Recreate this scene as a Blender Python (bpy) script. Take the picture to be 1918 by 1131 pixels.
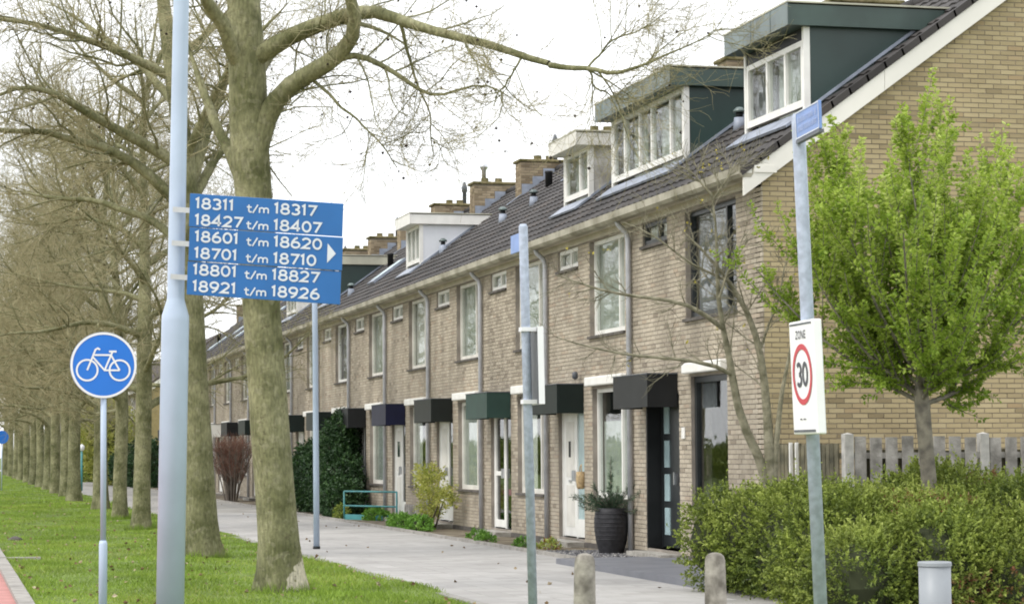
import bpy, math, random
import numpy as np
from mathutils import Matrix, Vector
R = math.radians
scene = bpy.context.scene
for o in list(bpy.data.objects):
    bpy.data.objects.remove(o)
COL = scene.collection

# ------------------------------------------------------------------ camera
cam_d = bpy.data.cameras.new("camera")
cam = bpy.data.objects.new("camera", cam_d)
COL.objects.link(cam)
scene.camera = cam
YAW, PITCH, ROLL = R(13.95), R(3.74), 0.006
F = Vector((math.sin(YAW)*math.cos(PITCH), math.cos(YAW)*math.cos(PITCH), math.sin(PITCH)))
R0 = Vector((math.cos(YAW), -math.sin(YAW), 0)); U0 = R0.cross(F)
RT = R0*math.cos(ROLL) - U0*math.sin(ROLL); UP = U0*math.cos(ROLL) + R0*math.sin(ROLL)
m = Matrix.Identity(4)
for i in range(3):
    m[i][0], m[i][1], m[i][2] = RT[i], UP[i], -F[i]
m[0][3], m[1][3], m[2][3] = 0, 0, 1.6
cam.matrix_world = m
cam_d.sensor_width = 36; cam_d.sensor_fit = 'HORIZONTAL'
cam_d.lens = 36*4300/1918
cam_d.clip_start = 0.3; cam_d.clip_end = 3000

# ------------------------------------------------------------------ sky, sun, exposure
SUN_EL, SUN_AZ = R(52), R(250)      # azimuth measured clockwise from +Y: the sun stands over the street side, a little behind the camera
world = bpy.data.worlds.new("World"); scene.world = world
world.use_nodes = True
nt = world.node_tree; nt.nodes.clear()
wo = nt.nodes.new('ShaderNodeOutputWorld'); bg = nt.nodes.new('ShaderNodeBackground')
sky = nt.nodes.new('ShaderNodeTexSky'); sky.sky_type = 'NISHITA'; sky.sun_disc = False
sky.sun_elevation = SUN_EL; sky.sun_rotation = SUN_AZ
tc = nt.nodes.new('ShaderNodeTexCoord'); mp = nt.nodes.new('ShaderNodeMapping'); mp.inputs['Scale'].default_value = (1, 1, 2.6)
nz = nt.nodes.new('ShaderNodeTexNoise'); nz.inputs['Scale'].default_value = 2.4; nz.inputs['Detail'].default_value = 6
rp = nt.nodes.new('ShaderNodeValToRGB')
rp.color_ramp.elements[0].position = .30; rp.color_ramp.elements[0].color = (.80, .80, .80, 1)
rp.color_ramp.elements[1].position = .62; rp.color_ramp.elements[1].color = (.97, .97, .97, 1)
mx = nt.nodes.new('ShaderNodeMix'); mx.data_type = 'RGBA'
cl = mx.inputs['B']; cl.default_value = (10.6, 10.7, 11.0, 1)     # the bright layer of cloud
nt.links.new(tc.outputs['Generated'], mp.inputs['Vector']); nt.links.new(mp.outputs[0], nz.inputs['Vector'])
nt.links.new(nz.outputs['Fac'], rp.inputs['Fac']); nt.links.new(rp.outputs['Color'], mx.inputs['Factor'])
nt.links.new(sky.outputs['Color'], mx.inputs['A']); nt.links.new(mx.outputs['Result'], bg.inputs['Color'])
bg.inputs['Strength'].default_value = 0.1
nt.links.new(bg.outputs[0], wo.inputs['Surface'])
sd = bpy.data.lights.new("sun", 'SUN'); sd.energy = 1.3; sd.angle = R(18); sd.color = (1, .96, .9)
so = bpy.data.objects.new("sun", sd); COL.objects.link(so)
sdir = Vector((math.sin(SUN_AZ)*math.cos(SUN_EL), math.cos(SUN_AZ)*math.cos(SUN_EL), math.sin(SUN_EL)))
so.rotation_euler = sdir.to_track_quat('Z', 'Y').to_euler()
vs = scene.view_settings
vs.view_transform = 'Standard'; vs.look = 'None'; vs.exposure = 0.77; vs.gamma = 1; vs.use_curve_mapping = False
scene.cycles.filter_width = 1.9
scene.cycles.max_bounces = 8; scene.cycles.transparent_max_bounces = 24
scene.cycles.use_denoising = True

# ------------------------------------------------------------------ materials
def nodes(name):
    mt = bpy.data.materials.new(name); mt.use_nodes = True
    n = mt.node_tree; return mt, n, n.nodes['Principled BSDF']
def c4(c): return (c[0], c[1], c[2], 1)
def mat(name, col, rough=.6, var=.12, scale=6, bump=0, bscale=None, spec=.4, col2=None, metal=0, coord='Object', detail=5, lo=.35, hi=.65):
    mt, n, b = nodes(name)
    t = n.nodes.new('ShaderNodeTexCoord'); z = n.nodes.new('ShaderNodeTexNoise')
    z.inputs['Scale'].default_value = scale; z.inputs['Detail'].default_value = detail
    n.links.new(t.outputs[coord], z.inputs['Vector'])
    r = n.nodes.new('ShaderNodeValToRGB')
    r.color_ramp.elements[0].position = lo; r.color_ramp.elements[1].position = hi
    r.color_ramp.elements[0].color = c4([x*(1-var) for x in col])
    r.color_ramp.elements[1].color = c4(col2 if col2 else [min(1, x*(1+var)) for x in col])
    n.links.new(z.outputs['Fac'], r.inputs['Fac']); n.links.new(r.outputs['Color'], b.inputs['Base Color'])
    b.inputs['Roughness'].default_value = rough; b.inputs['Specular IOR Level'].default_value = spec; b.inputs['Metallic'].default_value = metal
    if bump:
        z2 = n.nodes.new('ShaderNodeTexNoise'); z2.inputs['Scale'].default_value = bscale or scale*4; z2.inputs['Detail'].default_value = 4
        n.links.new(t.outputs[coord], z2.inputs['Vector'])
        bp = n.nodes.new('ShaderNodeBump'); bp.inputs['Strength'].default_value = bump; bp.inputs['Distance'].default_value = .01
        n.links.new(z2.outputs['Fac'], bp.inputs['Height']); n.links.new(bp.outputs[0], b.inputs['Normal'])
    return mt
def tint_mat(name, stops, rough=.7, attr=True, spec=.3, dirt=.12, dscale=.7, trans=0, bump=0, bscale=60):
    """colour picked per piece from a ramp: by face attribute 'tint' on joined pieces, by object random on single ones"""
    mt, n, b = nodes(name)
    if attr:
        a = n.nodes.new('ShaderNodeAttribute'); a.attribute_name = 'tint'; src = a.outputs['Fac']
    else:
        a = n.nodes.new('ShaderNodeObjectInfo'); src = a.outputs['Random']
    r = n.nodes.new('ShaderNodeValToRGB')
    el = r.color_ramp.elements
    el[0].position, el[0].color = stops[0][0], c4(stops[0][1])
    el[1].position, el[1].color = stops[-1][0], c4(stops[-1][1])
    for p, c in stops[1:-1]:
        e = el.new(p); e.color = c4(c)
    n.links.new(src, r.inputs['Fac'])
    g = n.nodes.new('ShaderNodeNewGeometry'); z = n.nodes.new('ShaderNodeTexNoise'); z.inputs['Scale'].default_value = dscale; z.inputs['Detail'].default_value = 6
    if 'brick' in name:      # weathering runs down the wall
        mq = n.nodes.new('ShaderNodeMapping'); mq.inputs['Scale'].default_value = (1.5, 1.5, .55)
        n.links.new(g.outputs['Position'], mq.inputs[0]); n.links.new(mq.outputs[0], z.inputs['Vector'])
    else: n.links.new(g.outputs['Position'], z.inputs['Vector'])
    mr = n.nodes.new('ShaderNodeMapRange'); mr.inputs['From Min'].default_value = .3; mr.inputs['From Max'].default_value = .7
    mr.inputs['To Min'].default_value = 1-dirt; mr.inputs['To Max'].default_value = 1+dirt*.6
    n.links.new(z.outputs['Fac'], mr.inputs['Value'])
    mu = n.nodes.new('ShaderNodeMix'); mu.data_type = 'RGBA'; mu.blend_type = 'MULTIPLY'; mu.inputs['Factor'].default_value = 1
    n.links.new(r.outputs['Color'], mu.inputs['A']); n.links.new(mr.outputs['Result'], mu.inputs['B'])
    n.links.new(mu.outputs['Result'], b.inputs['Base Color'])
    b.inputs['Roughness'].default_value = rough; b.inputs['Specular IOR Level'].default_value = spec
    if bump:
        z2 = n.nodes.new('ShaderNodeTexNoise'); z2.inputs['Scale'].default_value = bscale; z2.inputs['Detail'].default_value = 3
        n.links.new(g.outputs['Position'], z2.inputs['Vector'])
        bp = n.nodes.new('ShaderNodeBump'); bp.inputs['Strength'].default_value = bump; bp.inputs['Distance'].default_value = .006
        n.links.new(z2.outputs['Fac'], bp.inputs['Height']); n.links.new(bp.outputs[0], b.inputs['Normal'])
    if trans:
        out = n.nodes['Material Output']; tr = n.nodes.new('ShaderNodeBsdfTranslucent'); ms = n.nodes.new('ShaderNodeMixShader')
        ms.inputs[0].default_value = trans
        n.links.new(mu.outputs['Result'], tr.inputs['Color']); n.links.new(b.outputs[0], ms.inputs[1]); n.links.new(tr.outputs[0], ms.inputs[2])
        n.links.new(ms.outputs[0], out.inputs['Surface'])
    return mt
def glass_mat(name, tint=(.8, .85, .84), wave=.02, gain=1.5):
    mt, n, b = nodes(name); n.nodes.remove(b); out = n.nodes['Material Output']
    tr = n.nodes.new('ShaderNodeBsdfTransparent'); tr.inputs['Color'].default_value = c4(tint)
    gl = n.nodes.new('ShaderNodeBsdfGlossy'); gl.inputs['Roughness'].default_value = .015
    fr = n.nodes.new('ShaderNodeFresnel'); gm = n.nodes.new('ShaderNodeNewGeometry'); io = n.nodes.new('ShaderNodeMapRange')
    io.inputs['To Min'].default_value = 1.5; io.inputs['To Max'].default_value = 1/1.5      # the pane is thin: the same reflection from both sides
    n.links.new(gm.outputs['Backfacing'], io.inputs['Value']); n.links.new(io.outputs['Result'], fr.inputs['IOR'])
    mu = n.nodes.new('ShaderNodeMath'); mu.operation = 'MULTIPLY'; mu.inputs[1].default_value = gain; mu.use_clamp = True
    t = n.nodes.new('ShaderNodeTexCoord'); z = n.nodes.new('ShaderNodeTexNoise'); z.inputs['Scale'].default_value = 2.2; z.inputs['Detail'].default_value = 1
    n.links.new(t.outputs['Object'], z.inputs['Vector'])
    bp = n.nodes.new('ShaderNodeBump'); bp.inputs['Strength'].default_value = wave; bp.inputs['Distance'].default_value = .08
    n.links.new(z.outputs['Fac'], bp.inputs['Height']); n.links.new(bp.outputs[0], gl.inputs['Normal'])
    ms = n.nodes.new('ShaderNodeMixShader')
    n.links.new(fr.outputs[0], mu.inputs[0]); n.links.new(mu.outputs[0], ms.inputs[0])
    n.links.new(tr.outputs[0], ms.inputs[1]); n.links.new(gl.outputs[0], ms.inputs[2]); n.links.new(ms.outputs[0], out.inputs['Surface'])
    return mt

M = {}
FAC = [(0, (.27, .23, .178)), (.12, (.355, .308, .24)), (.5, (.41, .358, .28)), (.85, (.465, .41, .325)), (1, (.385, .315, .24))]
GAB = [(0, (.28, .225, .13)), (.15, (.37, .30, .175)), (.5, (.435, .355, .205)), (.85, (.48, .40, .24)), (1, (.39, .295, .17))]
M['brick'] = tint_mat('facade_brick', FAC, .85, True, .2, .30, .9, bump=.25)
M['brick_gable'] = tint_mat('gable_brick', GAB, .85, True, .2, .16, .6, bump=.25)
M['brick_single'] = tint_mat('gable_brick_single', GAB, .85, False, .2, .16, .6, bump=.25)
M['brick_chimney'] = tint_mat('chimney_brick', [(0, (.2, .155, .10)), (.5, (.30, .24, .16)), (1, (.37, .30, .205))], .85, True, .2, .25, 1.5)
M['mortar'] = mat('mortar', (.25, .222, .19), .9, .2, 3)
M['mortar_gable'] = mat('mortar_gable', (.25, .215, .16), .9, .2, 3)
TILE = [(0, (.040, .037, .036)), (.5, (.058, .053, .051)), (.85, (.076, .070, .067)), (1, (.070, .057, .048))]
M['tile'] = tint_mat('roof_tile', TILE, .75, True, .3, .35, .9, bump=.3, bscale=30)
M['tile_single'] = tint_mat('roof_tile_single', TILE, .75, False, .3, .35, .9, bump=.3, bscale=30)
M['underroof'] = mat('under_roof', (.05, .04, .04), .9)
M['white'] = mat('white_paint', (.78, .77, .73), .4, .05, 4, spec=.5)
M['offwhite'] = mat('old_white_paint', (.66, .64, .585), .5, .1, 3, spec=.4)
M['verge'] = mat('verge_white', (.74, .72, .66), .5, .06, 1.5)
M['gutter'] = mat('gutter_beige', (.24, .22, .15), .6, .3, 2.2, col2=(.40, .375, .30))
M['frieze'] = mat('frieze_beige', (.52, .48, .40), .6, .15, 2)
M['zinc'] = mat('downpipe_grey', (.44, .45, .48), .45, .12, 5, spec=.5)
M['lead'] = mat('lead_flashing', (.25, .28, .34), .5, .2, 4, spec=.5)
M['green'] = mat('dark_green_paint', (.022, .044, .039), .42, .15, 1.5, spec=.5)
M['greenfascia'] = mat('green_fascia', (.040, .068, .058), .4, .2, 2, spec=.5)
M['greyfascia'] = mat('weathered_green_metal', (.10, .135, .13), .38, .25, 2.5, spec=.6)
M['paleboard'] = mat('pale_fascia', (.46, .45, .36), .55, .15, 2)
M['black'] = mat('black_board', (.011, .012, .013), .5, .2, 3, spec=.3)
M['darkframe'] = mat('anthracite_frame', (.020, .024, .026), .35, .15, 3, spec=.5)
M['navy'] = mat('navy_board', (.006, .008, .034), .5, .15, 3, spec=.3)
M['cangreen'] = mat('canopy_dark_green', (.007, .014, .012), .5, .15, 3, spec=.3)
M['canteal'] = mat('canopy_sea_green', (.022, .052, .043), .5, .12, 3, spec=.35)
M['canolive'] = mat('canopy_black_green', (.009, .012, .010), .5, .15, 3, spec=.3)
M['stained'] = mat('stained_cheek', (.42, .40, .36), .7, .3, 3, col2=(.62, .60, .56))
M['whitecheek'] = mat('white_cheek', (.72, .74, .78), .45, .04, 2)
M['glass'] = glass_mat('window_glass', (.93, .95, .94), .02, .9)
M['frost'] = mat('frosted_glass', (.36, .48, .50), .25, .12, 3, spec=.6)
M['darkglass'] = glass_mat('dark_glass', (.18, .26, .26), .01, 1.2)
M['curtain'] = mat('net_curtain', (.62, .62, .58), .8, .08, 8)
M['sheer'] = mat('sheer_curtain', (.42, .45, .41), .8, .10, 5)
M['greycurtain'] = mat('grey_blind', (.16, .165, .18), .8, .08, 8)
M['silver'] = mat('silver_metal', (.55, .56, .58), .3, .05, 8, metal=.8)
M['plinth'] = mat('plinth_dark', (.10, .09, .08), .9, .3, 4)
M['concrete'] = mat('concrete', (.33, .31, .27), .9, .3, 7, bump=.5, bscale=60, col2=(.42, .40, .36))
M['bollard'] = mat('bollard_concrete', (.22, .20, .165), .92, .4, 6, bump=.8, bscale=50, col2=(.40, .375, .32))
M['galv'] = mat('galvanised_steel', (.36, .41, .50), .5, .14, 22, spec=.5, detail=2)
M['lamppaint'] = mat('pale_grey_paint', (.41, .50, .63), .4, .05, 3, spec=.45)
M['signblue'] = mat('sign_blue', (.018, .13, .38), .35, .06, 3, spec=.45)
M['cycleblue'] = mat('cycle_sign_blue', (.022, .18, .66), .35, .03, 3, spec=.4)
M['nameblue'] = mat('name_sign_blue', (.17, .28, .58), .4, .1, 8, spec=.5)
M['signwhite'] = mat('sign_white', (.80, .81, .82), .4, .03, 5, spec=.4)
M['letterfaded'] = mat('faded_letter', (.36, .46, .70), .5, .1, 20)
M['letterwhite'] = mat('letter_white', (.60, .65, .70), .45, .05, 9)
M['signred'] = mat('sign_red', (.50, .035, .05), .4, .06, 5, spec=.4)
M['signgrey'] = mat('sign_grey_black', (.06, .062, .075), .5, .1, 5)
M['signblack'] = mat('sign_black', (.03, .03, .04), .5, .1, 5)
M['darksteel'] = mat('dark_steel', (.09, .10, .115), .5, .15, 8, spec=.5)
M['teal'] = mat('teal_paint', (.055, .24, .25), .45, .15, 5, spec=.5)
M['planter'] = mat('anthracite_clay', (.022, .022, .026), .6, .3, 12, bump=.4, bscale=40)
M['cabinet'] = mat('cabinet_grey', (.27, .29, .31), .45, .06, 4, spec=.4)
M['basket'] = mat('wicker', (.42, .31, .17), .8, .3, 20)
M['fence'] = mat('weathered_board', (.25, .235, .21), .85, .3, 5, bump=.6, bscale=30, col2=(.38, .36, .33))
M['fencedark'] = mat('green_brown_board', (.10, .095, .06), .9, .3, 5, bump=.6, bscale=30, col2=(.19, .17, .11))
M['fencepost'] = mat('fence_post_concrete', (.42, .41, .38), .85, .2, 8)
M['moss'] = mat('chimney_moss', (.13, .12, .035), .95, .4, 8, col2=(.24, .20, .11))
M['paving'] = tint_mat('paving_tile', [(0, (.34, .33, .315)), (.5, (.375, .365, .35)), (1, (.40, .39, .375))], .85, True, .25, .16, .6, bump=.3)
M['paving_single'] = tint_mat('paving_tile_single', [(0, (.34, .33, .315)), (.5, (.375, .365, .35)), (1, (.40, .39, .375))], .85, False, .25, .16, .6, bump=.3)
M['joint'] = mat('paving_base', (.28, .27, .25), .95, .15, 1.2, bump=.2, bscale=20)
M['slate'] = mat('slate_terrace', (.16, .165, .185), .5, .12, 2, spec=.4, bump=.15, bscale=30)
M['soil'] = mat('soil', (.115, .085, .06), .95, .35, 2.5, bump=1, bscale=30, col2=(.22, .19, .13))
M['lawn'] = mat('lawn_ground', (.105, .15, .03), .95, .25, .9, bump=.8, bscale=18, col2=(.15, .21, .045))
M['cyclepath'] = mat('red_asphalt', (.42, .20, .18), .9, .12, 3, bump=.4, bscale=80)
M['kerb'] = mat('kerb_concrete', (.29, .275, .25), .9, .2, 5)
GRASS = [(0, (.145, .23, .028)), (.4, (.23, .345, .046)), (.75, (.30, .40, .062)), (1, (.38, .38, .12))]
M['grass'] = tint_mat('grass_blades', GRASS, .6, True, .3, .3, .55, .25)
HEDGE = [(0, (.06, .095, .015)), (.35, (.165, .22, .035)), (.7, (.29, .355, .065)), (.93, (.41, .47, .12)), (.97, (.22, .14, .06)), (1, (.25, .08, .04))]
M['hedge'] = tint_mat('hedge_leaf', HEDGE, .5, True, .35, .2, 1.3, .25)
M['darkcore'] = mat('dark_plant_core', (.035, .042, .018), .95)  # plant cores: inner twigs, darkened to stand for the shade inside
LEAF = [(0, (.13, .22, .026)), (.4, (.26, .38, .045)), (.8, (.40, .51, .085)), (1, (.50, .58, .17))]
M['leaf'] = tint_mat('young_leaf', LEAF, .5, True, .35, .12, 1.5, .42)
M['darkleaf'] = tint_mat('dark_leaf', [(0, (.012, .035, .012)), (.6, (.03, .075, .02)), (1, (.06, .13, .03))], .5, True, .4, .15, 1.5, .1)
M['yellowleaf'] = tint_mat('yellow_leaf', [(0, (.20, .25, .04)), (.5, (.38, .40, .08)), (1, (.50, .47, .15))], .5, True, .4, .1, 2, .3)
M['coverleaf'] = tint_mat('cover_leaf', [(0, (.07, .17, .02)), (.6, (.15, .32, .04)), (1, (.24, .42, .07))], .5, True, .4, .1, 2, .25)
M['needle'] = tint_mat('pine_needle', [(0, (.025, .06, .035)), (.6, (.06, .11, .06)), (1, (.12, .18, .10))], .5, True, .3, .1, 3, .1)
M['redtwig'] = tint_mat('red_twig', [(0, (.12, .06, .045)), (.6, (.20, .10, .075)), (1, (.25, .16, .11))], .8, True, .2, .1, 3)
M['greytwig'] = mat('grey_twig', (.13, .11, .09), .9, .2, 4)
def bark(name, pale):
    mt = mat(name, (.135, .142, .056), .9, .28, 2.6, bump=.8, bscale=28, col2=(.25, .245, .135), detail=8)
    n = mt.node_tree; b = n.nodes['Principled BSDF']
    src = b.inputs['Base Color'].links[0].from_socket
    t = n.nodes.new('ShaderNodeTexCoord')
    # flaked plates: pale grey-beige against olive, small dark pits
    v = n.nodes.new('ShaderNodeTexNoise'); v.inputs['Scale'].default_value = 9; v.inputs['Detail'].default_value = 3
    n.links.new(t.outputs['Object'], v.inputs['Vector'])
    r = n.nodes.new('ShaderNodeValToRGB'); r.color_ramp.elements[0].position = .56; r.color_ramp.elements[1].position = .63
    r.color_ramp.elements[0].color = (0, 0, 0, 1); r.color_ramp.elements[1].color = (.26, .26, .26, 1)
    n.links.new(v.outputs['Fac'], r.inputs['Fac'])
    x = n.nodes.new('ShaderNodeMix'); x.data_type = 'RGBA'; x.inputs['B'].default_value = (.36, .34, .23, 1)
    n.links.new(r.outputs['Color'], x.inputs['Factor']); n.links.new(src, x.inputs['A'])
    v3 = n.nodes.new('ShaderNodeTexNoise'); v3.inputs['Scale'].default_value = 13; v3.inputs['Detail'].default_value = 2
    mpg = n.nodes.new('ShaderNodeMapping'); mpg.inputs['Location'].default_value = (7, 3, 1); mpg.inputs['Scale'].default_value = (1, 1, 1.6)
    n.links.new(t.outputs['Object'], mpg.inputs[0]); n.links.new(mpg.outputs[0], v3.inputs['Vector'])
    r3 = n.nodes.new('ShaderNodeValToRGB'); r3.color_ramp.elements[0].position = .64; r3.color_ramp.elements[1].position = .70
    r3.color_ramp.elements[0].color = (0, 0, 0, 1); r3.color_ramp.elements[1].color = (.5, .5, .5, 1)
    n.links.new(v3.outputs['Fac'], r3.inputs['Fac'])
    x3 = n.nodes.new('ShaderNodeMix'); x3.data_type = 'RGBA'; x3.inputs['B'].default_value = (.075, .06, .035, 1)
    n.links.new(r3.outputs['Color'], x3.inputs['Factor']); n.links.new(x.outputs['Result'], x3.inputs['A'])
    fz = n.nodes.new('ShaderNodeTexNoise'); fz.inputs['Scale'].default_value = 34; fz.inputs['Detail'].default_value = 5
    mf = n.nodes.new('ShaderNodeMapping'); mf.inputs['Scale'].default_value = (1, 1, .35)
    n.links.new(t.outputs['Object'], mf.inputs[0]); n.links.new(mf.outputs[0], fz.inputs['Vector'])
    fr_ = n.nodes.new('ShaderNodeMapRange'); fr_.inputs['From Min'].default_value = .32; fr_.inputs['From Max'].default_value = .68; fr_.inputs['To Min'].default_value = .70; fr_.inputs['To Max'].default_value = 1.25
    n.links.new(fz.outputs['Fac'], fr_.inputs['Value'])
    fm_ = n.nodes.new('ShaderNodeMix'); fm_.data_type = 'RGBA'; fm_.blend_type = 'MULTIPLY'; fm_.inputs['Factor'].default_value = 1
    last = x3.outputs['Result']
    if pale:   # one big flaked patch at the foot, on the path side of the trunk
        sep = n.nodes.new('ShaderNodeSeparateXYZ'); n.links.new(t.outputs['Object'], sep.inputs[0])
        def mth(op, a, bb):
            q = n.nodes.new('ShaderNodeMath'); q.operation = op
            for i, s in enumerate((a, bb)):
                if isinstance(s, (int, float)): q.inputs[i].default_value = s
                else: n.links.new(s, q.inputs[i])
            return q.outputs[0]
        a = mth('MULTIPLY', sep.outputs['X'], 1.5); hgt = mth('MULTIPLY', sep.outputs['Z'], -.9)
        s = mth('ADD', mth('ADD', a, hgt), mth('MULTIPLY', v.outputs['Fac'], .9))
        r2 = n.nodes.new('ShaderNodeValToRGB'); r2.color_ramp.elements[0].position = .33; r2.color_ramp.elements[1].position = .40
        n.links.new(s, r2.inputs['Fac'])
        x2 = n.nodes.new('ShaderNodeMix'); x2.data_type = 'RGBA'; x2.inputs['B'].default_value = (.56, .51, .40, 1)
        n.links.new(r2.outputs['Color'], x2.inputs['Factor']); n.links.new(x.outputs['Result'], x2.inputs['A'])
        x4 = n.nodes.new('ShaderNodeMix'); x4.data_type = 'RGBA'; x4.inputs['B'].default_value = (.075, .06, .035, 1)
        n.links.new(r3.outputs['Color'], x4.inputs['Factor']); n.links.new(x2.outputs['Result'], x4.inputs['A'])
        last = x4.outputs['Result']
    n.links.new(last, fm_.inputs['A']); n.links.new(fr_.outputs['Result'], fm_.inputs['B']); n.links.new(fm_.outputs['Result'], b.inputs['Base Color'])
    return mt
M['bark'] = bark('plane_bark', False)
M['barkpale'] = bark('plane_bark_flaking', True)
M['twig'] = mat('plane_twig', (.255, .235, .115), .9, .25, 2, col2=(.40, .36, .21))
M['fruit'] = mat('seed_ball', (.035, .025, .018), .95, .3, 5)
M['smallbark'] = mat('smooth_bark', (.16, .145, .12), .9, .3, 9, bump=.5, bscale=40, col2=(.24, .22, .17))
M['mossbark'] = mat('mossy_bark', (.20, .19, .12), .9, .3, 9, bump=.4, bscale=40, col2=(.33, .305, .22))
M['yellowbud'] = mat('yellow_bud', (.42, .36, .06), .7)

# ------------------------------------------------------------------ mesh helpers
def new_obj(name, me, material, parent=None, smooth=False, loc=None):
    if material is not None and len(me.materials) == 0: me.materials.append(material)
    o = bpy.data.objects.new(name, me); COL.objects.link(o)
    if parent is not None: o.parent = parent
    if loc is not None: o.location = loc
    if smooth: me.polygons.foreach_set('use_smooth', [True]*len(me.polygons))
    return o
def tag(o, label=None, cat=None, group=None, kind=None):
    if label: o['label'] = label
    if cat: o['category'] = cat
    if group: o['group'] = group
    if kind: o['kind'] = kind
    return o
ORG = {}
def thing(name, label, cat, loc=(0, 0, 0), group=None, rotz=0):
    o = bpy.data.objects.new(name, None); COL.objects.link(o)
    o.empty_display_size = .2
    o.location = loc; o.rotation_euler = (0, 0, rotz); tag(o, label, cat, group)
    ORG[o.name] = Vector(loc)
    return o
def org(p):
    while p is not None:
        if p.name in ORG: return ORG[p.name]
        p = p.parent
    return Vector((0, 0, 0))

class MB:
    def __init__(s): s.v = []; s.f = []
    def add(s, vs_, fs):
        b = len(s.v); s.v += [tuple(p) for p in vs_]; s.f += [tuple(i+b for i in q) for q in fs]; return s
    def box(s, x0, x1, y0, y1, z0, z1):
        return s.add([(x0,y0,z0),(x1,y0,z0),(x1,y1,z0),(x0,y1,z0),(x0,y0,z1),(x1,y0,z1),(x1,y1,z1),(x0,y1,z1)],
                     [(0,3,2,1),(4,5,6,7),(0,1,5,4),(1,2,6,5),(2,3,7,6),(3,0,4,7)])
    def obox(s, o, a, b, c):   # corner o and three edge vectors
        o, a, b, c = Vector(o), Vector(a), Vector(b), Vector(c)
        return s.add([o, o+a, o+a+b, o+b, o+c, o+a+c, o+a+b+c, o+b+c], [(0,3,2,1),(4,5,6,7),(0,1,5,4),(1,2,6,5),(2,3,7,6),(3,0,4,7)])
    def prism_y(s, poly, y0, y1):   # poly in (x, z)
        n = len(poly)
        return s.add([(x, y0, z) for x, z in poly]+[(x, y1, z) for x, z in poly],
                     [tuple(range(n)), tuple(range(2*n-1, n-1, -1))]+[((i+1) % n, i, n+i, n+(i+1) % n) for i in range(n)])
    def prism_z(s, poly, z0, z1):
        n = len(poly)
        return s.add([(x, y, z0) for x, y in poly]+[(x, y, z1) for x, y in poly],
                     [tuple(range(n-1, -1, -1)), tuple(range(n, 2*n))]+[(i, (i+1) % n, n+(i+1) % n, n+i) for i in range(n)])
    def lathe(s, cx, cy, prof, n=20):   # prof = [(r, z)], closed at both ends
        vs_ = []; fs = []
        for r, z in prof:
            for k in range(n):
                a = 2*math.pi*k/n; vs_.append((cx+r*math.cos(a), cy+r*math.sin(a), z))
        for i in range(len(prof)-1):
            for k in range(n): fs.append((i*n+k, i*n+(k+1) % n, (i+1)*n+(k+1) % n, (i+1)*n+k))
        fs.append(tuple(range(n-1, -1, -1))); b = (len(prof)-1)*n; fs.append(tuple(range(b, b+n)))
        return s.add(vs_, fs)
    def tube(s, pts, rad, n=10, caps=True):
        pts = [Vector(p) for p in pts]; K = len(pts)
        if not hasattr(rad, '__len__'): rad = [rad]*K
        ref = Vector((.3, .9, .1)); vs_ = []; fs = []
        d0 = (pts[-1]-pts[0]).normalized()
        if abs(d0.dot(ref.normalized())) > .8: ref = Vector((.9, .1, .3))
        for i in range(K):
            t = (pts[min(i+1, K-1)]-pts[max(i-1, 0)]).normalized()
            a = t.cross(ref).normalized(); b = t.cross(a)
            for k in range(n):
                w = 2*math.pi*k/n; vs_.append(pts[i]+a*math.cos(w)*rad[i]+b*math.sin(w)*rad[i])
        for i in range(K-1):
            for k in range(n): fs.append((i*n+k, (i+1)*n+k, (i+1)*n+(k+1) % n, i*n+(k+1) % n))
        if caps: fs.append(tuple(range(n))); fs.append(tuple(range(K*n-1, (K-1)*n-1, -1)))
        return s.add(vs_, fs)
    def build(s, name, material, parent=None, smooth=False, bevel=0):
        g = org(parent)
        me = bpy.data.meshes.new(name)
        me.from_pydata([(x-g.x, y-g.y, z-g.z) for x, y, z in s.v], [], s.f); me.update()
        o = new_obj(name, me, material, parent, smooth)
        if bevel:
            b = o.modifiers.new('edge', 'BEVEL'); b.width = bevel; b.segments = 2; b.limit_method = 'ANGLE'
        return o
def np_mesh(name, V, Q, tint=None, smooth=False):
    V = np.asarray(V, np.float32).reshape(-1, 3); Q = np.asarray(Q, np.int32); k = Q.shape[1]
    me = bpy.data.meshes.new(name)
    me.vertices.add(len(V)); me.vertices.foreach_set('co', V.ravel())
    me.loops.add(Q.size); me.loops.foreach_set('vertex_index', Q.ravel())
    me.polygons.add(len(Q)); me.polygons.foreach_set('loop_start', np.arange(0, Q.size, k, dtype=np.int32))
    try: me.polygons.foreach_set('loop_total', np.full(len(Q), k, np.int32))
    except Exception: pass
    me.polygons.foreach_set('use_smooth', np.full(len(Q), bool(smooth)))
    me.update(calc_edges=True); me.validate()
    if tint is not None:
        a = me.attributes.new('tint', 'FLOAT', 'FACE'); a.data.foreach_set('value', np.asarray(tint, np.float32))
    return me
BOXQ5 = np.array([[0,1,2,3],[0,4,5,1],[1,5,6,2],[2,6,7,3],[3,7,4,0]])    # front + four sides
def piece_boxes(O, A, B, C, tint):
    """many small boxes: O = corner on the face, A, B = edge vectors of the face, C = vector down into the wall (no back face)"""
    O, A, B, C = (np.asarray(q, float) for q in (O, A, B, C)); n = len(O)
    V = np.stack([O, O+A, O+A+B, O+B, O+C, O+A+C, O+A+B+C, O+B+C], 1)
    Q = (BOXQ5[None]+8*np.arange(n)[:, None, None]).reshape(-1, 4)
    return V.reshape(-1, 3), Q, np.repeat(tint, 5)
def replicate(tv, tq, Ms, Ts, tint):
    tv = np.asarray(tv, float); tq = np.asarray(tq); n = len(Ts)
    V = np.einsum('nij,kj->nki', np.asarray(Ms, float), tv)+np.asarray(Ts, float)[:, None]
    Q = (tq[None]+len(tv)*np.arange(n)[:, None, None]).reshape(-1, tq.shape[1])
    return V.reshape(-1, 3), Q, np.repeat(tint, len(tq))

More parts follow.
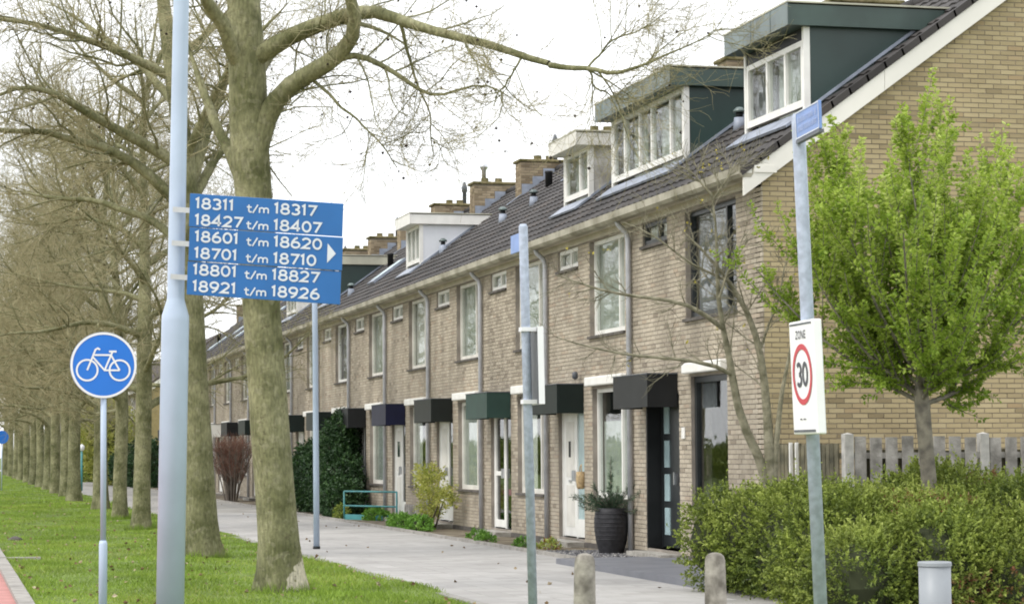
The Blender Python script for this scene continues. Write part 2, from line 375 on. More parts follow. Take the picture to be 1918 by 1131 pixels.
def unit(v): return v/np.maximum(np.linalg.norm(v, axis=-1, keepdims=True), 1e-9)
def tubes(P, Rr, n):
    K, p, _ = P.shape
    T = np.empty_like(P); T[:, 1:-1] = P[:, 2:]-P[:, :-2]; T[:, 0] = P[:, 1]-P[:, 0]; T[:, -1] = P[:, -1]-P[:, -2]; T = unit(T)
    d = unit(P[:, -1]-P[:, 0]); ref = np.where(np.abs(d[:, 2:3]) > .75, np.array([[1., 0, 0]]), np.array([[0, 0, 1.]]))[:, None]
    A = unit(np.cross(T, ref)); B = np.cross(T, A)
    w = 2*np.pi*np.arange(n)/n
    V = P[:, :, None]+Rr[:, :, None, None]*(A[:, :, None]*np.cos(w)[:, None]+B[:, :, None]*np.sin(w)[:, None])
    i = np.arange(p-1)[:, None]; k = np.arange(n)[None]
    q = np.stack([i*n+k, (i+1)*n+k, (i+1)*n+(k+1) % n, i*n+(k+1) % n], -1).reshape(-1, 4)
    Q = (q[None]+p*n*np.arange(K)[:, None, None]).reshape(-1, 4)
    return V.reshape(-1, 3), Q
def grow(rng, P, Rr, per, t0, t1, L, ang, up=0., curl=.15, npts=5, rf=.5, rmax=9, rmin=.002, tip=.3, short=.45):
    K, p, _ = P.shape; pi = np.repeat(np.arange(K), per); n = len(pi)
    t = rng.uniform(t0, t1, n); x = t*(p-1); i0 = np.minimum(x.astype(int), p-2); fr = (x-i0)[:, None]
    pos = P[pi, i0]*(1-fr)+P[pi, i0+1]*fr; tan = unit(P[pi, i0+1]-P[pi, i0])
    r = Rr[pi, i0]*(1-fr[:, 0])+Rr[pi, i0+1]*fr[:, 0]
    perp = unit(np.cross(tan, rng.normal(size=(n, 3)))); a = rng.normal(ang, .2, n)[:, None]
    d = unit(tan*np.cos(a)+perp*np.sin(a)+np.array([0, 0, up]))
    ln = L*rng.uniform(.55, 1.25, n)*(1-short*t)
    out = np.empty((n, npts, 3)); out[:, 0] = pos
    for s in range(1, npts):
        pos = pos+d*(ln/(npts-1))[:, None]; out[:, s] = pos
        d = unit(d+rng.normal(0, curl, (n, 3))+np.array([0, 0, up*.5]))
    r0 = np.clip(r*rf, rmin, rmax)
    return out, r0[:, None]*np.linspace(1, tip, npts)[None]
def cat_mesh(parts):
    V = []; Q = []; b = 0
    for v, q in parts:
        V.append(v); Q.append(q+b); b += len(v)
    return np.concatenate(V), np.concatenate(Q)
def leaves(rng, C, D, ln, wd, fold=.25):
    """diamond leaves: C centres, D pointing directions; each one quad folded along its rib"""
    n = len(C); D = unit(D); S = unit(np.cross(D, rng.normal(size=(n, 3)))); N = np.cross(D, S)
    l = (ln*rng.uniform(.7, 1.25, n))[:, None]; w = (wd*rng.uniform(.7, 1.2, n))[:, None]
    V = np.stack([C-D*l*.5, C+S*w*.5+N*w*fold, C+D*l*.5, C-S*w*.5+N*w*fold], 1)
    return V.reshape(-1, 3), np.arange(4*n).reshape(-1, 4)

# ------------------------------------------------------------------ ground, lawn, paths
rng = np.random.default_rng(7)
def slab(name, mtl, x0, x1, y0, y1, z0, z1, kind='structure'):
    return tag(MB().box(x0, x1, y0, y1, z0, z1).build(name, mtl), kind=kind)
slab('ground', M['lawn'], -900, 900, -300, 1500, -.4, -.06)
# lawn sheet with soft bumps
def sheet(name, mtl, x0, x1, y0, y1, nx, ny, fz):
    xs = np.linspace(x0, x1, nx); ys = np.linspace(y0, y1, ny); X, Y = np.meshgrid(xs, ys)
    V = np.stack([X, Y, fz(X, Y)], -1).reshape(-1, 3)
    i, j = np.meshgrid(np.arange(nx-1), np.arange(ny-1)); a = (j*nx+i).ravel()
    me = np_mesh(name, V, np.stack([a, a+1, a+nx+1, a+nx], 1), smooth=True)
    return tag(new_obj(name, me, mtl), kind='structure')
def lawn_z(x, y): return .012*np.sin(x*2.3+y*.7)+.010*np.sin(y*1.1-x*1.7)+.008*np.sin(3.1*x)*np.sin(.9*y)
LAWN_R = lambda y: 5.56+.05*np.sin(y*.5)+.04*np.sin(y*1.7)
sheet('lawn', M['lawn'], .98, 5.62, 15, 240, 24, 500, lawn_z)
slab('cycle_path', M['cyclepath'], -3.2, .82, -5, 400, -.05, .0)
slab('path_base', M['joint'], 5.5, 9.12, 14, 260, -.05, .004)
slab('pavement_base', M['joint'], 9.12, 30, 14, 25.2, -.05, .004)
slab('garden_soil', M['soil'], 9.18, 10.3, 31.95, 109, -.05, .035)
slab('corner_soil', M['soil'], 9.12, 30, 25.2, 28.0, -.05, .02)
slab('slate_terrace', M['slate'], 8.55, 10.28, 25.25, 31.9, -.02, .085)
slab('gable_yard', M['joint'], 10.3, 30, 25.2, 28, -.04, .0)
# kerbs in stone lengths
def kerb_line(name, label, x0, x1, y0, y1, z1, step=1.0):
    r = np.random.default_rng(3); n = int((y1-y0)/step); y = y0+step*np.arange(n); h = z1+r.uniform(-.004, .004, n)
    me_v, me_q, t = piece_boxes(np.stack([np.full(n, x0), y+.004, h], 1), np.tile([x1-x0, 0, 0], (n, 1)), np.tile([0, step-.008, 0], (n, 1)), np.tile([0, 0, -.15], (n, 1)), r.uniform(0, 1, n))
    return tag(new_obj(name, np_mesh(name, me_v, me_q, t), M['kerb']), kind='structure')
kerb_line('kerb', '', .80, .97, 15, 200, .05)
kerb_line('edging_kerb', '', 9.08, 9.17, 31.95, 109, .06)
tag(MB().box(.98, 1.5, 36.2, 36.42, -.03, .035).build('concrete_strip', M['concrete']), 'short pale concrete strip lying flush in the grass by the kerb', 'paving strip')
# paving tiles: the nearest ones are single objects, the rest one mesh
TP = .3
def tiles_for(x0, x1, y0, y1):
    xs = np.arange(x0, x1-.01, TP); ys = np.arange(y0, y1-.01, TP)
    pts = []
    for j, y in enumerate(ys):
        off = .15 if j % 2 else 0
        for x in xs:
            pts.append((x+off*0, y))
    return pts
pts = tiles_for(5.62, 9.05, 19.9, 62)+tiles_for(9.14, 14, 19.9, 25.1)
def in_view(x, y):
    dx = x*math.cos(YAW)-y*math.sin(YAW); dz = x*math.sin(YAW)+y*math.cos(YAW)
    u = dx/dz*4300+959; v = 847+4300*1.6/dz
    return -20 < u < 1330 and v < 1150
pts = [p for p in pts if in_view(*p) or p[1] > 26]
pts.sort(key=lambda p: p[1]+.25*abs(p[0]-7))
pave = bpy.data.objects['path_base']
tile_v, tile_q, _ = piece_boxes([(0, 0, .0)], [(TP-.005, 0, 0)], [(0, TP-.005, 0)], [(0, 0, -.03)], [0])
tile_me = np_mesh('paving_tile', tile_v, tile_q); tile_me.materials.append(M['paving_single'])
for x, y in pts[:290]:
    o = new_obj('paving_tile', tile_me, None, pave); o.location = (x, y, .006+rng.uniform(0, .0015)); o.rotation_euler = (rng.uniform(-.001, .001), rng.uniform(-.001, .001), 0)
rest = np.array(pts[290:]); n = len(rest)
v, q, t = piece_boxes(np.stack([rest[:, 0], rest[:, 1], .006+rng.uniform(0, .0015, n)], 1), np.tile([TP-.005, 0, 0], (n, 1)), np.tile([0, TP-.005, 0], (n, 1)), np.tile([0, 0, -.03], (n, 1)), rng.uniform(0, 1, n))
tag(new_obj('paving', np_mesh('paving', v, q, t), M['paving'], pave), kind='stuff')
# grass blades
def blades(n, x0, x1, y0, y1, h, w, ok=None, powr=1.):
    u = rng.uniform(0, 1, n)**powr
    y = y0+(y1-y0)*u; x = rng.uniform(x0, x1, n)
    if ok is not None:
        k = ok(x, y); x, y = x[k], y[k]
    n = len(x); z = lawn_z(x, y)-.005
    a = rng.uniform(0, 2*np.pi, n); hh = h*rng.uniform(.5, 1.3, n)*(.75+.35*np.sin(x*3.1+y)*np.sin(y*1.3)); ww = w*rng.uniform(.7, 1.3, n)
    lean = rng.normal(0, .5, (n, 2))
    b = np.stack([x, y, z], 1); s = np.stack([np.cos(a)*ww, np.sin(a)*ww, np.zeros(n)], 1)
    top = b+np.stack([lean[:, 0]*hh, lean[:, 1]*hh, hh], 1)
    V = np.stack([b-s, b+s, top+s*.15, top-s*.15], 1).reshape(-1, 3)
    tt = np.clip(.45+.22*np.sin(x*1.3+2*np.sin(y*.4))*np.sin(y*.8)+rng.normal(0, .2, n), 0, 1)
    return V, np.arange(4*n).reshape(-1, 4), tt
gv, gq, gt = blades(170000, .95, 5.7, 19.5, 75, .055, .006, lambda x, y: (x < LAWN_R(y)+rng.normal(0, .05, len(x))) & (x > .95+rng.normal(0, .03, len(x))), 1.7)
g2v, g2q, g2t = blades(70000, .95, 5.7, 70, 235, .06, .014, lambda x, y: (x < LAWN_R(y)+rng.normal(0, .05, len(x))) & (x > .97), 1.8)
gq = np.concatenate([gq, g2q+len(gv)]); gv = np.concatenate([gv, g2v]); gt = np.concatenate([gt, g2t])
tag(new_obj('grass', np_mesh('grass', gv, gq, gt), M['grass']), kind='stuff')
tv_ = []; tq_ = []; tt_all = []; nb = 0
for tx, ty, tr_ in ((3.83, 26.43, .30), (3.90, 35.64, .33), (4.14, 49.5, .27), (4.32, 57.9, .25), (1.42, 21.03, .06), (1.69, 17.78, .14), (4.8, 18.64, .05)):
    n = 700 if tr_ > .2 else 160; a = rng.uniform(0, 2*np.pi, n); q_ = tr_*rng.uniform(.95, 1.35, n); x = tx+q_*np.cos(a); y = ty+q_*np.sin(a)
    hh = rng.uniform(.05, .15, n)*(.6+.6*np.abs(np.sin(a*2.5))); b = np.stack([x, y, np.full(n, -.01)], 1); s_ = np.stack([np.cos(a+1.5), np.sin(a+1.5), 0*a], 1)*.005
    top = b+np.stack([rng.normal(0, .3, n)*hh, rng.normal(0, .3, n)*hh, hh], 1)
    tv_.append(np.stack([b-s_, b+s_, top+s_*.2, top-s_*.2], 1).reshape(-1, 3)); tq_.append(np.arange(4*n).reshape(-1, 4)+nb); nb += 4*n; tt_all.append(np.clip(rng.normal(.25, .18, n), 0, 1))
tag(new_obj('grass_tufts', np_mesh('grass_tufts', np.concatenate(tv_), np.concatenate(tq_), np.concatenate(tt_all)), M['grass']), kind='stuff')
M['deadleaf'] = tint_mat('dead_leaf', [(0, (.10, .065, .03)), (.6, (.24, .17, .085)), (1, (.42, .36, .25))], .8)
n = 520; y = 19.5+60*rng.uniform(0, 1, n)**1.6; x = np.where(rng.uniform(0, 1, n) < .93, rng.uniform(1, 5.6, n), rng.uniform(5.6, 9.1, n)); pc = np.stack([x, y, np.where(x < 5.6, .045, .014)+rng.uniform(0, .01, n)], 1)
lv, lq = leaves(rng, pc, np.stack([rng.normal(size=n), rng.normal(size=n), rng.normal(0, .2, n)], 1), .06, .05)
tag(new_obj('fallen_leaves', np_mesh('fallen_leaves', lv, lq, rng.uniform(0, 1, n)), M['deadleaf']), kind='stuff')
tag(MB().lathe(1.35, 44.0, [(.16, -.01), (.13, .05), (.05, .09), (.01, .095)], 12).build('molehill', M['plinth'], smooth=True), 'small dark heap of earth in the lawn near the cycle path', 'molehill')

# ------------------------------------------------------------------ the terrace of houses
FX = 10.3; SL = .7225; AL = math.atan(SL); CA, SA = math.cos(AL), math.sin(AL)
def roof_z(x): return 6.02+SL*(x-11.147)        # top of the tiles
RIDGE = 14.5
ROWH = .0655; BL, BW = .22, .21
def brick_runs(u0, u1, z0, z1, holes, zmax=None, step=BL):
    """running bond between u0 and u1: list of (u, length, z), openings left free; zmax(u) clips under a slope"""
    out = []; k = 0; z = z0
    while z+ROWH <= z1+1e-6:
        hz = [(h[0], h[1]) for h in holes if h[2]-.03 < z+ROWH/2 < h[3]+.03]
        u = u0-(step/2 if k % 2 else 0)
        while u < u1:
            segs = [(max(u, u0), min(u+step, u1))]
            for a, b in hz:
                nx_ = []
                for s, e in segs:
                    if e <= a or s >= b: nx_.append((s, e))
                    else:
                        if s < a: nx_.append((s, a))
                        if e > b: nx_.append((b, e))
                segs = nx_
            for s, e in segs:
                if e-s > .04 and (zmax is None or (z+ROWH < zmax(s) and z+ROWH < zmax(e))): out.append((s+.004, e-s-.012, z))
            u += step
        z += ROWH; k += 1
    return out
def wall_cells(mb, u0, u1, z0, z1, holes, x, depth):
    us = sorted({u0, u1, *[h[0] for h in holes], *[h[1] for h in holes]}); zs = sorted({z0, z1, *[h[2] for h in holes], *[h[3] for h in holes]})
    us = [u for u in us if u0 <= u <= u1]; zs = [z for z in zs if z0 <= z <= z1]
    for a, b in zip(us, us[1:]):
        for c, d in zip(zs, zs[1:]):
            mu_, mz = (a+b)/2, (c+d)/2
            if any(h[0] < mu_ < h[1] and h[2] < mz < h[3] for h in holes): continue
            mb.add([(x, a, c), (x, b, c), (x, b, d), (x, a, d)], [(3, 2, 1, 0)])
            mb.add([(x+depth, a, c), (x+depth, b, c), (x+depth, b, d), (x+depth, a, d)], [(0, 1, 2, 3)])
    for a, b, c, d in holes:
        mb.add([(x, a, c), (x+depth, a, c), (x+depth, a, d), (x, a, d)], [(0, 1, 2, 3)])
        mb.add([(x, b, c), (x+depth, b, c), (x+depth, b, d), (x, b, d)], [(3, 2, 1, 0)])
        mb.add([(x, a, c), (x+depth, a, c), (x+depth, b, c), (x, b, c)], [(3, 2, 1, 0)])
        mb.add([(x, a, d), (x+depth, a, d), (x+depth, b, d), (x, b, d)], [(0, 1, 2, 3)])
# one roof tile: u along the eave, v up the slope, n off the roof
TW, TL, TE = .295, .37, .31
prof = [(i/6, .011*(1-math.cos(2*math.pi*(i/6+.1)))) for i in range(7)]
tv = []; tq = []
for uu, h in prof: tv += [(uu*TW*1.02, 0, h+.034), (uu*TW*1.02, TL, h+.004), (uu*TW*1.02, 0, h+.004)]
for i in range(6):
    a = 3*i; tq += [(a, a+3, a+4, a+1), (a+2, a+5, a+3, a)]
tq += [(0, 1, 1, 2), (18, 20, 19, 19)]
tq = [q for q in tq[:12]]
TVA = np.array(tv); TQA = np.array(tq)
RB = np.array([[0, CA, -SA], [-1, 0, 0], [0, SA, CA]])     # columns: u, v, n in world
tile_single = np_mesh('roof_tile', TVA, TQA); tile_single.materials.append(M['tile_single'])
ROOF_ROT = Matrix(((0, CA, -SA), (-1, 0, 0), (0, SA, CA))).to_euler()
def wavy(mb, x, y0, y1, z0, z1, amp=.02, n=None):
    n = n or max(8, int((y1-y0)/.05)); vs_ = []
    for i in range(n+1):
        y = y0+(y1-y0)*i/n; xx = x+amp*math.sin(i*1.9)+amp*.4*math.sin(i*.7)
        vs_ += [(xx, y, z0), (xx, y, z1)]
    mb.add(vs_, [(2*i, 2*i+2, 2*i+3, 2*i+1) for i in range(n)])
def window(parent, y0, y1, z0, z1, fm, x=FX, rec=.075, splits=(), fw=.065, curtain=None, sill=True, name='window', sillm='plinth', glass='glass', cover=(0, 1, 0, 1)):
    xa, xb = x+rec, x+rec+.075
    f = MB()
    f.box(xa, xb, y0, y1, z0, z0+fw*1.3).box(xa, xb, y0, y1, z1-fw, z1)
    f.box(xa, xb, y0, y0+fw, z0+fw*1.3, z1-fw).box(xa, xb, y1-fw, y1, z0+fw*1.3, z1-fw)
    ys = [y0+fw]+[y0+(y1-y0)*s for s in splits]+[y1-fw]
    for s in ys[1:-1]: f.box(xa-.004, xb, s-fw*.45, s+fw*.45, z0+fw*1.3, z1-fw)
    w = f.build(name, M[fm] if isinstance(fm, str) else fm, parent)
    for i, (a, b) in enumerate(zip(ys, ys[1:])):
        a2 = a+(fw*.45 if i else 0); b2 = b-(fw*.45 if i < len(ys)-2 else 0)
        MB().box(xa+.035, xa+.041, a2, b2, z0+fw*1.3, z1-fw).build('pane', M[glass], w)
    if sill:
        MB().box(x-.05, xa, y0-.04, y1+.04, z0-.045, z0-.002).build('sill', M[sillm], w)
    if curtain:
        c = MB(); yy0 = y0+(y1-y0)*cover[0]; yy1 = y0+(y1-y0)*cover[1]
        wavy(c, xb+.02, yy0, yy1, z0+(z1-z0)*cover[2], z0+(z1-z0)*cover[3]); c.build('curtain', M[curtain], w)
    return w
def door(parent, y0, y1, z0, z1, style):
    x = FX; rec = .06 if style != 'dark' else .22; fm = 'darkframe' if style == 'dark' else 'white'
    xa, xb = x+rec, x+rec+.08; fw = .07
    f = MB().box(xa, xb, y0, y1, z1-fw, z1).box(xa, xb, y0, y0+fw, z0, z1-fw).box(xa, xb, y1-fw, y1, z0, z1-fw)
    ys = y0+(y1-y0)*.42
    f.box(xa-.003, xb, ys-.035, ys+.035, z0, z1-fw)
    d = f.build('door', M[fm], parent)
    hy = ys+.12
    if style == 'dark':      # dark leaf with four frosted lights; dark boarded reveal
        leafm = M['darkframe']
        MB().box(x-.004, xa, y1-.05, y1-.002, z0, z1).build('reveal_board', M['black'], d)
        l = MB().box(xa+.02, xb-.01, ys+.035, y1-fw, z0+.02, z1-fw); l.build('door_leaf', leafm, d)
        for i in range(4):
            za = z0+.2+i*.5; MB().box(xa+.004, xa+.018, y1-fw-.34, y1-fw-.10, za, za+.40).build('pane', M['frost'], d)
        MB().box(xa+.022, xb-.01, y0+fw, ys-.035, z0+.02, z1-fw).build('side_light', M['darkglass'], d)
        for i in range(4):
            za = z0+.2+i*.5; MB().box(xa+.004, xa+.02, y0+fw+.1, ys-.12, za, za+.40).build('pane', M['frost'], d)
    elif style == 'glazed':
        MB().box(xa+.02, xb-.01, y0+fw, ys-.035, z0+.02, z1-fw).build('side_light', M['darkglass'], d)
        l = MB().box(xa, xb-.01, ys+.035, y1-fw, z0+.02, z0+.16).box(xa, xb-.01, ys+.035, y1-fw, z1-fw-.1, z1-fw-.002).box(xa, xb-.01, ys+.035, ys+.13, z0+.16, z1-fw-.1).box(xa, xb-.01, y1-fw-.1, y1-fw, z0+.16, z1-fw-.1).box(xa-.002, xb-.01, ys+.13, y1-fw-.1, z0+1.0, z0+1.08)
        l.build('door_leaf', M['white'], d)
        MB().box(xa+.03, xa+.04, ys+.13, y1-fw-.1, z0+.16, z0+1.0).build('pane', M['darkglass'], d)
        MB().box(xa+.03, xa+.04, ys+.13, y1-fw-.1, z0+1.08, z1-fw-.1).build('pane', M['darkglass'], d)
    else:
        l = MB().box(xa+.012, xb-.01, ys+.035, y1-fw, z0+.02, z1-fw).build('door_leaf', M['white'], d)
        for za, zb in ((.18, .88), (1.02, 1.95)):
            MB().box(xa+.004, xa+.014, ys+.2, y1-fw-.18, z0+za, z0+zb).build('door_panel', M['offwhite'], d)
        MB().box(xa-.005, xa+.008, ys+.36, y1-fw-.34, z0+.93, z0+.97).build('letter_slot', M['silver'], d)
        if style == 'lookout':
            MB().box(xa-.004, xa+.006, ys+.32, y1-fw-.3, z0+1.35, z0+1.7).build('pane', M['darkglass'], d)
        elif style == 'white':
            MB().box(xa-.004, xa+.006, ys+.40, y1-fw-.36, z0+1.35, z0+1.62).build('knocker', M['black'], d)
        MB().box(xa+.02, xa+.03, y0+fw, ys-.035, z0+.32, z1-fw-.05).build('side_light', M['frost'] if style == 'white' else M['darkglass'], d)
        MB().box(xa, xb-.01, y0+fw, ys-.035, z0+.02, z0+.32).build('lower_panel', M['white'], d)
    MB().box(xa-.06, xa, hy-.02, hy+.02, z0+.95, z0+1.13).build('handle', M['silver'], d)
    MB().box(x+.02, xa+.06, y0, y1, z0-.03, z0).build('threshold', M['silver'] if style == 'dark' else M['concrete'], d)
    MB().box(x-.32, x-.004, y0-.05, y1+.05, 0, z0-.04).build('door_step', M['concrete'], d)
    return d
def dormer(parent, ya, yb, zt, fh, cheekm, fasm, frontm, splits, side_over=.1, blind=(), header=0., frame='white', zb=None, xf=11.25, cur=None):
    zb = zb or roof_z(xf)+.13
    xe = 11.147+(zt+fh-6.02)/SL
    d = MB().box(xf-.28, xe, ya-side_over, yb+side_over, zt, zt+fh).build('dormer', M[fasm], parent)
    # front fascia face of its own sheet metal
    MB().box(xf-.292, xf-.282, ya-side_over-.01, yb+side_over+.01, zt-.004, zt+fh+.02).build('front_fascia', M[frontm], d)
    yy_ = ya+.55
    while yy_ < yb-.3 and frontm == 'greyfascia':
        MB().box(xf-.297, xf-.2925, yy_, yy_+.022, zt-.004, zt+fh+.018).build('sheet_seam', M[frontm], d); yy_ += .78
    MB().box(xf-.30, xe+.04, ya-side_over-.02, yb+side_over+.02, zt+fh+.021, zt+fh+.045).build('roof_trim', M['paleboard'], d)
    xr = 11.147+(zt-6.02)/SL
    for y, yy in ((ya, ya+.05), (yb-.05, yb)):
        MB().prism_y([(xf+.005, roof_z(xf)-.15), (xf+.005, zt-.002), (xr+.25, zt-.002), (xr+.25, roof_z(xr)-.05)], y, yy).build('cheek', M[cheekm], d)
    MB().obox((xf, ya-.03, roof_z(xf)+.045), (xr-xf, 0, (xr-xf)*SL), (0, .026, 0), (0, 0, .05)).build('side_flashing', M['lead'], d)
    if header:
        MB().box(xf-.01, xf+.05, ya+.06, yb-.06, zt-header, zt-.003).build('header_board', M['black'], d)
    MB().box(xf-.03, xf+.06, ya-.012, ya+.055, zb-.1, zt-.003).build('corner_trim', M['white'], d)
    MB().box(xf-.03, xf+.06, yb-.055, yb+.012, zb-.1, zt-.003).build('corner_trim', M['white'], d)
    w = window(d, ya+.056, yb-.056, zb, zt-header-.003, frame, x=xf, rec=-.02, splits=splits, fw=.075, sill=False, name='dormer_window')
    # move window parts up one level so that nothing lies deeper than a sub-part
    for ch in list(w.children): ch.parent = d
    ys = [ya+.12]+[ya+(yb-ya)*s for s in splits]+[yb-.12]
    for i in blind:
        c = MB(); wavy(c, xf+.14, ys[i], ys[i+1], zb+.05, zt-header-.08, .008); c.build('blind', M['greycurtain'], d)
    c = MB(); wavy(c, xf+.17, ya+.10, yb-.10, zb+.02, zt-header-.06, .012); c.build('curtain', M['sheer'], d)  # pale sheet added behind all the panes to lighten them
    MB().box(xf+.45, xf+.47, ya+.06, yb-.06, zb-.2, zt-.01).build('room_back', M['curtain'] if cur else M['greycurtain'], d)
    MB().obox((xf-.30, ya-.05, roof_z(xf-.30)+.04), (.30, 0, .30*SL), (0, yb-ya+.1, 0), (-.02, 0, .03)).build('apron_flashing', M['lead'], d)
    return d
def chimney(parent, y, k):
    r = np.random.default_rng(100+k)
    xa, xb, ya, yb, zt = 13.55, 14.72, y-.27, y+.30, 8.60+r.uniform(-.05, .05)
    c = MB().box(xa+.01, xb-.01, ya+.01, yb-.01, 7.2, zt).build('chimney', M['mortar_gable'], parent)
    O = []; A = []; B = []; Cc = []
    for (s, ln, z) in brick_runs(xa, xb, 7.3, zt, []):
        O.append((s, ya, z)); A.append((ln, 0, 0)); B.append((0, 0, ROWH-.012)); Cc.append((0, .03, 0))
    for (s, ln, z) in brick_runs(ya, yb, 7.3, zt, []):
        O.append((xa, s, z)); A.append((0, ln, 0)); B.append((0, 0, ROWH-.012)); Cc.append((.03, 0, 0))
    v, q, t = piece_boxes(O, A, B, Cc, r.uniform(0, 1, len(O))); g = org(parent)
    me = np_mesh('brickwork', v-np.array(g), q, t)
    tag(new_obj('brickwork', me, M['brick_chimney'], c), kind='stuff')
    MB().box(xa-.05, xb+.05, ya-.05, yb+.05, zt+.001, zt+.07).build('cap_slab', M['moss'], c, bevel=.02)
    for px in ((.42, .68) if k % 3 else (.30, .62)):
        MB().lathe(xa+(xb-xa)*px, y, [(.10, zt+.07), (.10, zt+.19), (.075, zt+.19), (.075, zt+.10)], 12).build('chimney_pot', M['moss'], c)
    if k % 2 == 1:
        px = xa+(xb-xa)*.8
        MB().lathe(px, y, [(.06, zt+.07), (.06, zt+.42), (.085, zt+.44), (.085, zt+.56), (.03, zt+.72), (.01, zt+.73)], 12).build('flue', M['darksteel'], c, True)
    if k == 6:
        px = xa+(xb-xa)*.28
        MB().lathe(px, y, [(.06, zt+.07), (.06, zt+.40), (.11, zt+.46), (.11, zt+.56), (.02, zt+.57)], 12).build('flue', M['silver'], c, True)
    # stepped lead flashing on the side towards the gable
    for i in range(3):
        x0 = xa+.02+i*.27; MB().box(x0, x0+.30, ya-.014-.002*i, ya-.001, roof_z(x0)-.02, roof_z(x0)+.30).build('lead_step', M['lead'], c)
    MB().obox((xa-.35, ya-.06, roof_z(xa-.35)+.045), (.36, 0, .36*SL), (0, .12, 0), (0, 0, .02)).build('lead_foot', M['lead'], c)
    return c
def vent(parent, y, x, kind=0):
    z = roof_z(x)
    if kind == 0:   # pale foot, black neck, grey hood
        v = MB().lathe(x, y, [(.11, z-.1), (.085, z+.16)], 12).build('roof_vent', M['lead'], parent, True)
        MB().lathe(x, y, [(.055, z+.161), (.055, z+.24)], 12).build('neck', M['black'], v, True)
        MB().lathe(x, y, [(.10, z+.241), (.10, z+.27), (.05, z+.32), (.01, z+.325)], 12).build('hood', M['greyfascia'], v, True)
    else:
        v = MB().lathe(x, y, [(.085, z-.1), (.085, z+.30), (.095, z+.31), (.095, z+.36), (.01, z+.37)], 12).build('roof_vent', M['black'], parent, True)
    return v
def skylight(parent, y0, y1, x0, x1):
    s = MB().obox((x0, y0, roof_z(x0)+.04), (x1-x0, 0, (x1-x0)*SL), (0, y1-y0, 0), (-SA*.07, 0, CA*.07)).build('skylight', M['lead'], parent)
    e = .07
    MB().obox((x0+e, y0+e, roof_z(x0+e)+.125), (x1-x0-2*e, 0, (x1-x0-2*e)*SL), (0, y1-y0-2*e, 0), (-SA*.01, 0, CA*.01)).build('pane', M['frost'], s)
    return s

PITCH_Y = 5.02; Y0 = 28.75; NH = 16
CAN = {0: 'black', 1: 'cangreen', 2: 'canteal', 3: 'canolive', 4: 'navy', 5: 'black', 6: 'cangreen', 7: 'cangreen', 8: 'canolive', 9: 'cangreen', 10: 'black', 11: 'white', 12: 'cangreen', 13: 'canolive', 14: 'cangreen', 15: 'black'}
STYLE = {0: 'dark', 1: 'white', 2: 'glazed', 3: 'plain', 4: 'lookout', 5: 'plain'}
LAB = {0: 'end-of-terrace brick house with yellow gable, black door canopy and anthracite window frames',
       1: 'terraced house with white door, dark green canopy and wide five-light green dormer',
       2: 'terraced house with sea-green door canopy and small stained grey dormer',
       3: 'terraced house with black-green canopy, no dormer, behind the yellow shrub',
       4: 'terraced house with navy blue door canopy, no dormer',
       5: 'terraced house with black canopy and narrow white dormer, behind the teal railing',
       6: 'plain terraced house behind the big dark evergreen bush',
       7: 'terraced house behind slim grey lamp post, its green dormer has a pale fascia',
       8: 'terraced house whose front is hidden by the lower trunk of the nearest plane tree',
       9: 'terraced house with white dormer just below the blue address board',
       10: 'terraced house just left of the nearest plane trunk, with black canopy',
       11: 'terraced house with white door canopy behind the bare red shrub',
       12: 'terraced house with dark green canopy left of the white canopy',
       13: 'terraced house with roof skylights, its front hidden by the second plane trunk',
       14: 'last terraced house but one at the far end of the row',
       15: 'house at the far end of the terrace, behind the second plane trunk'}
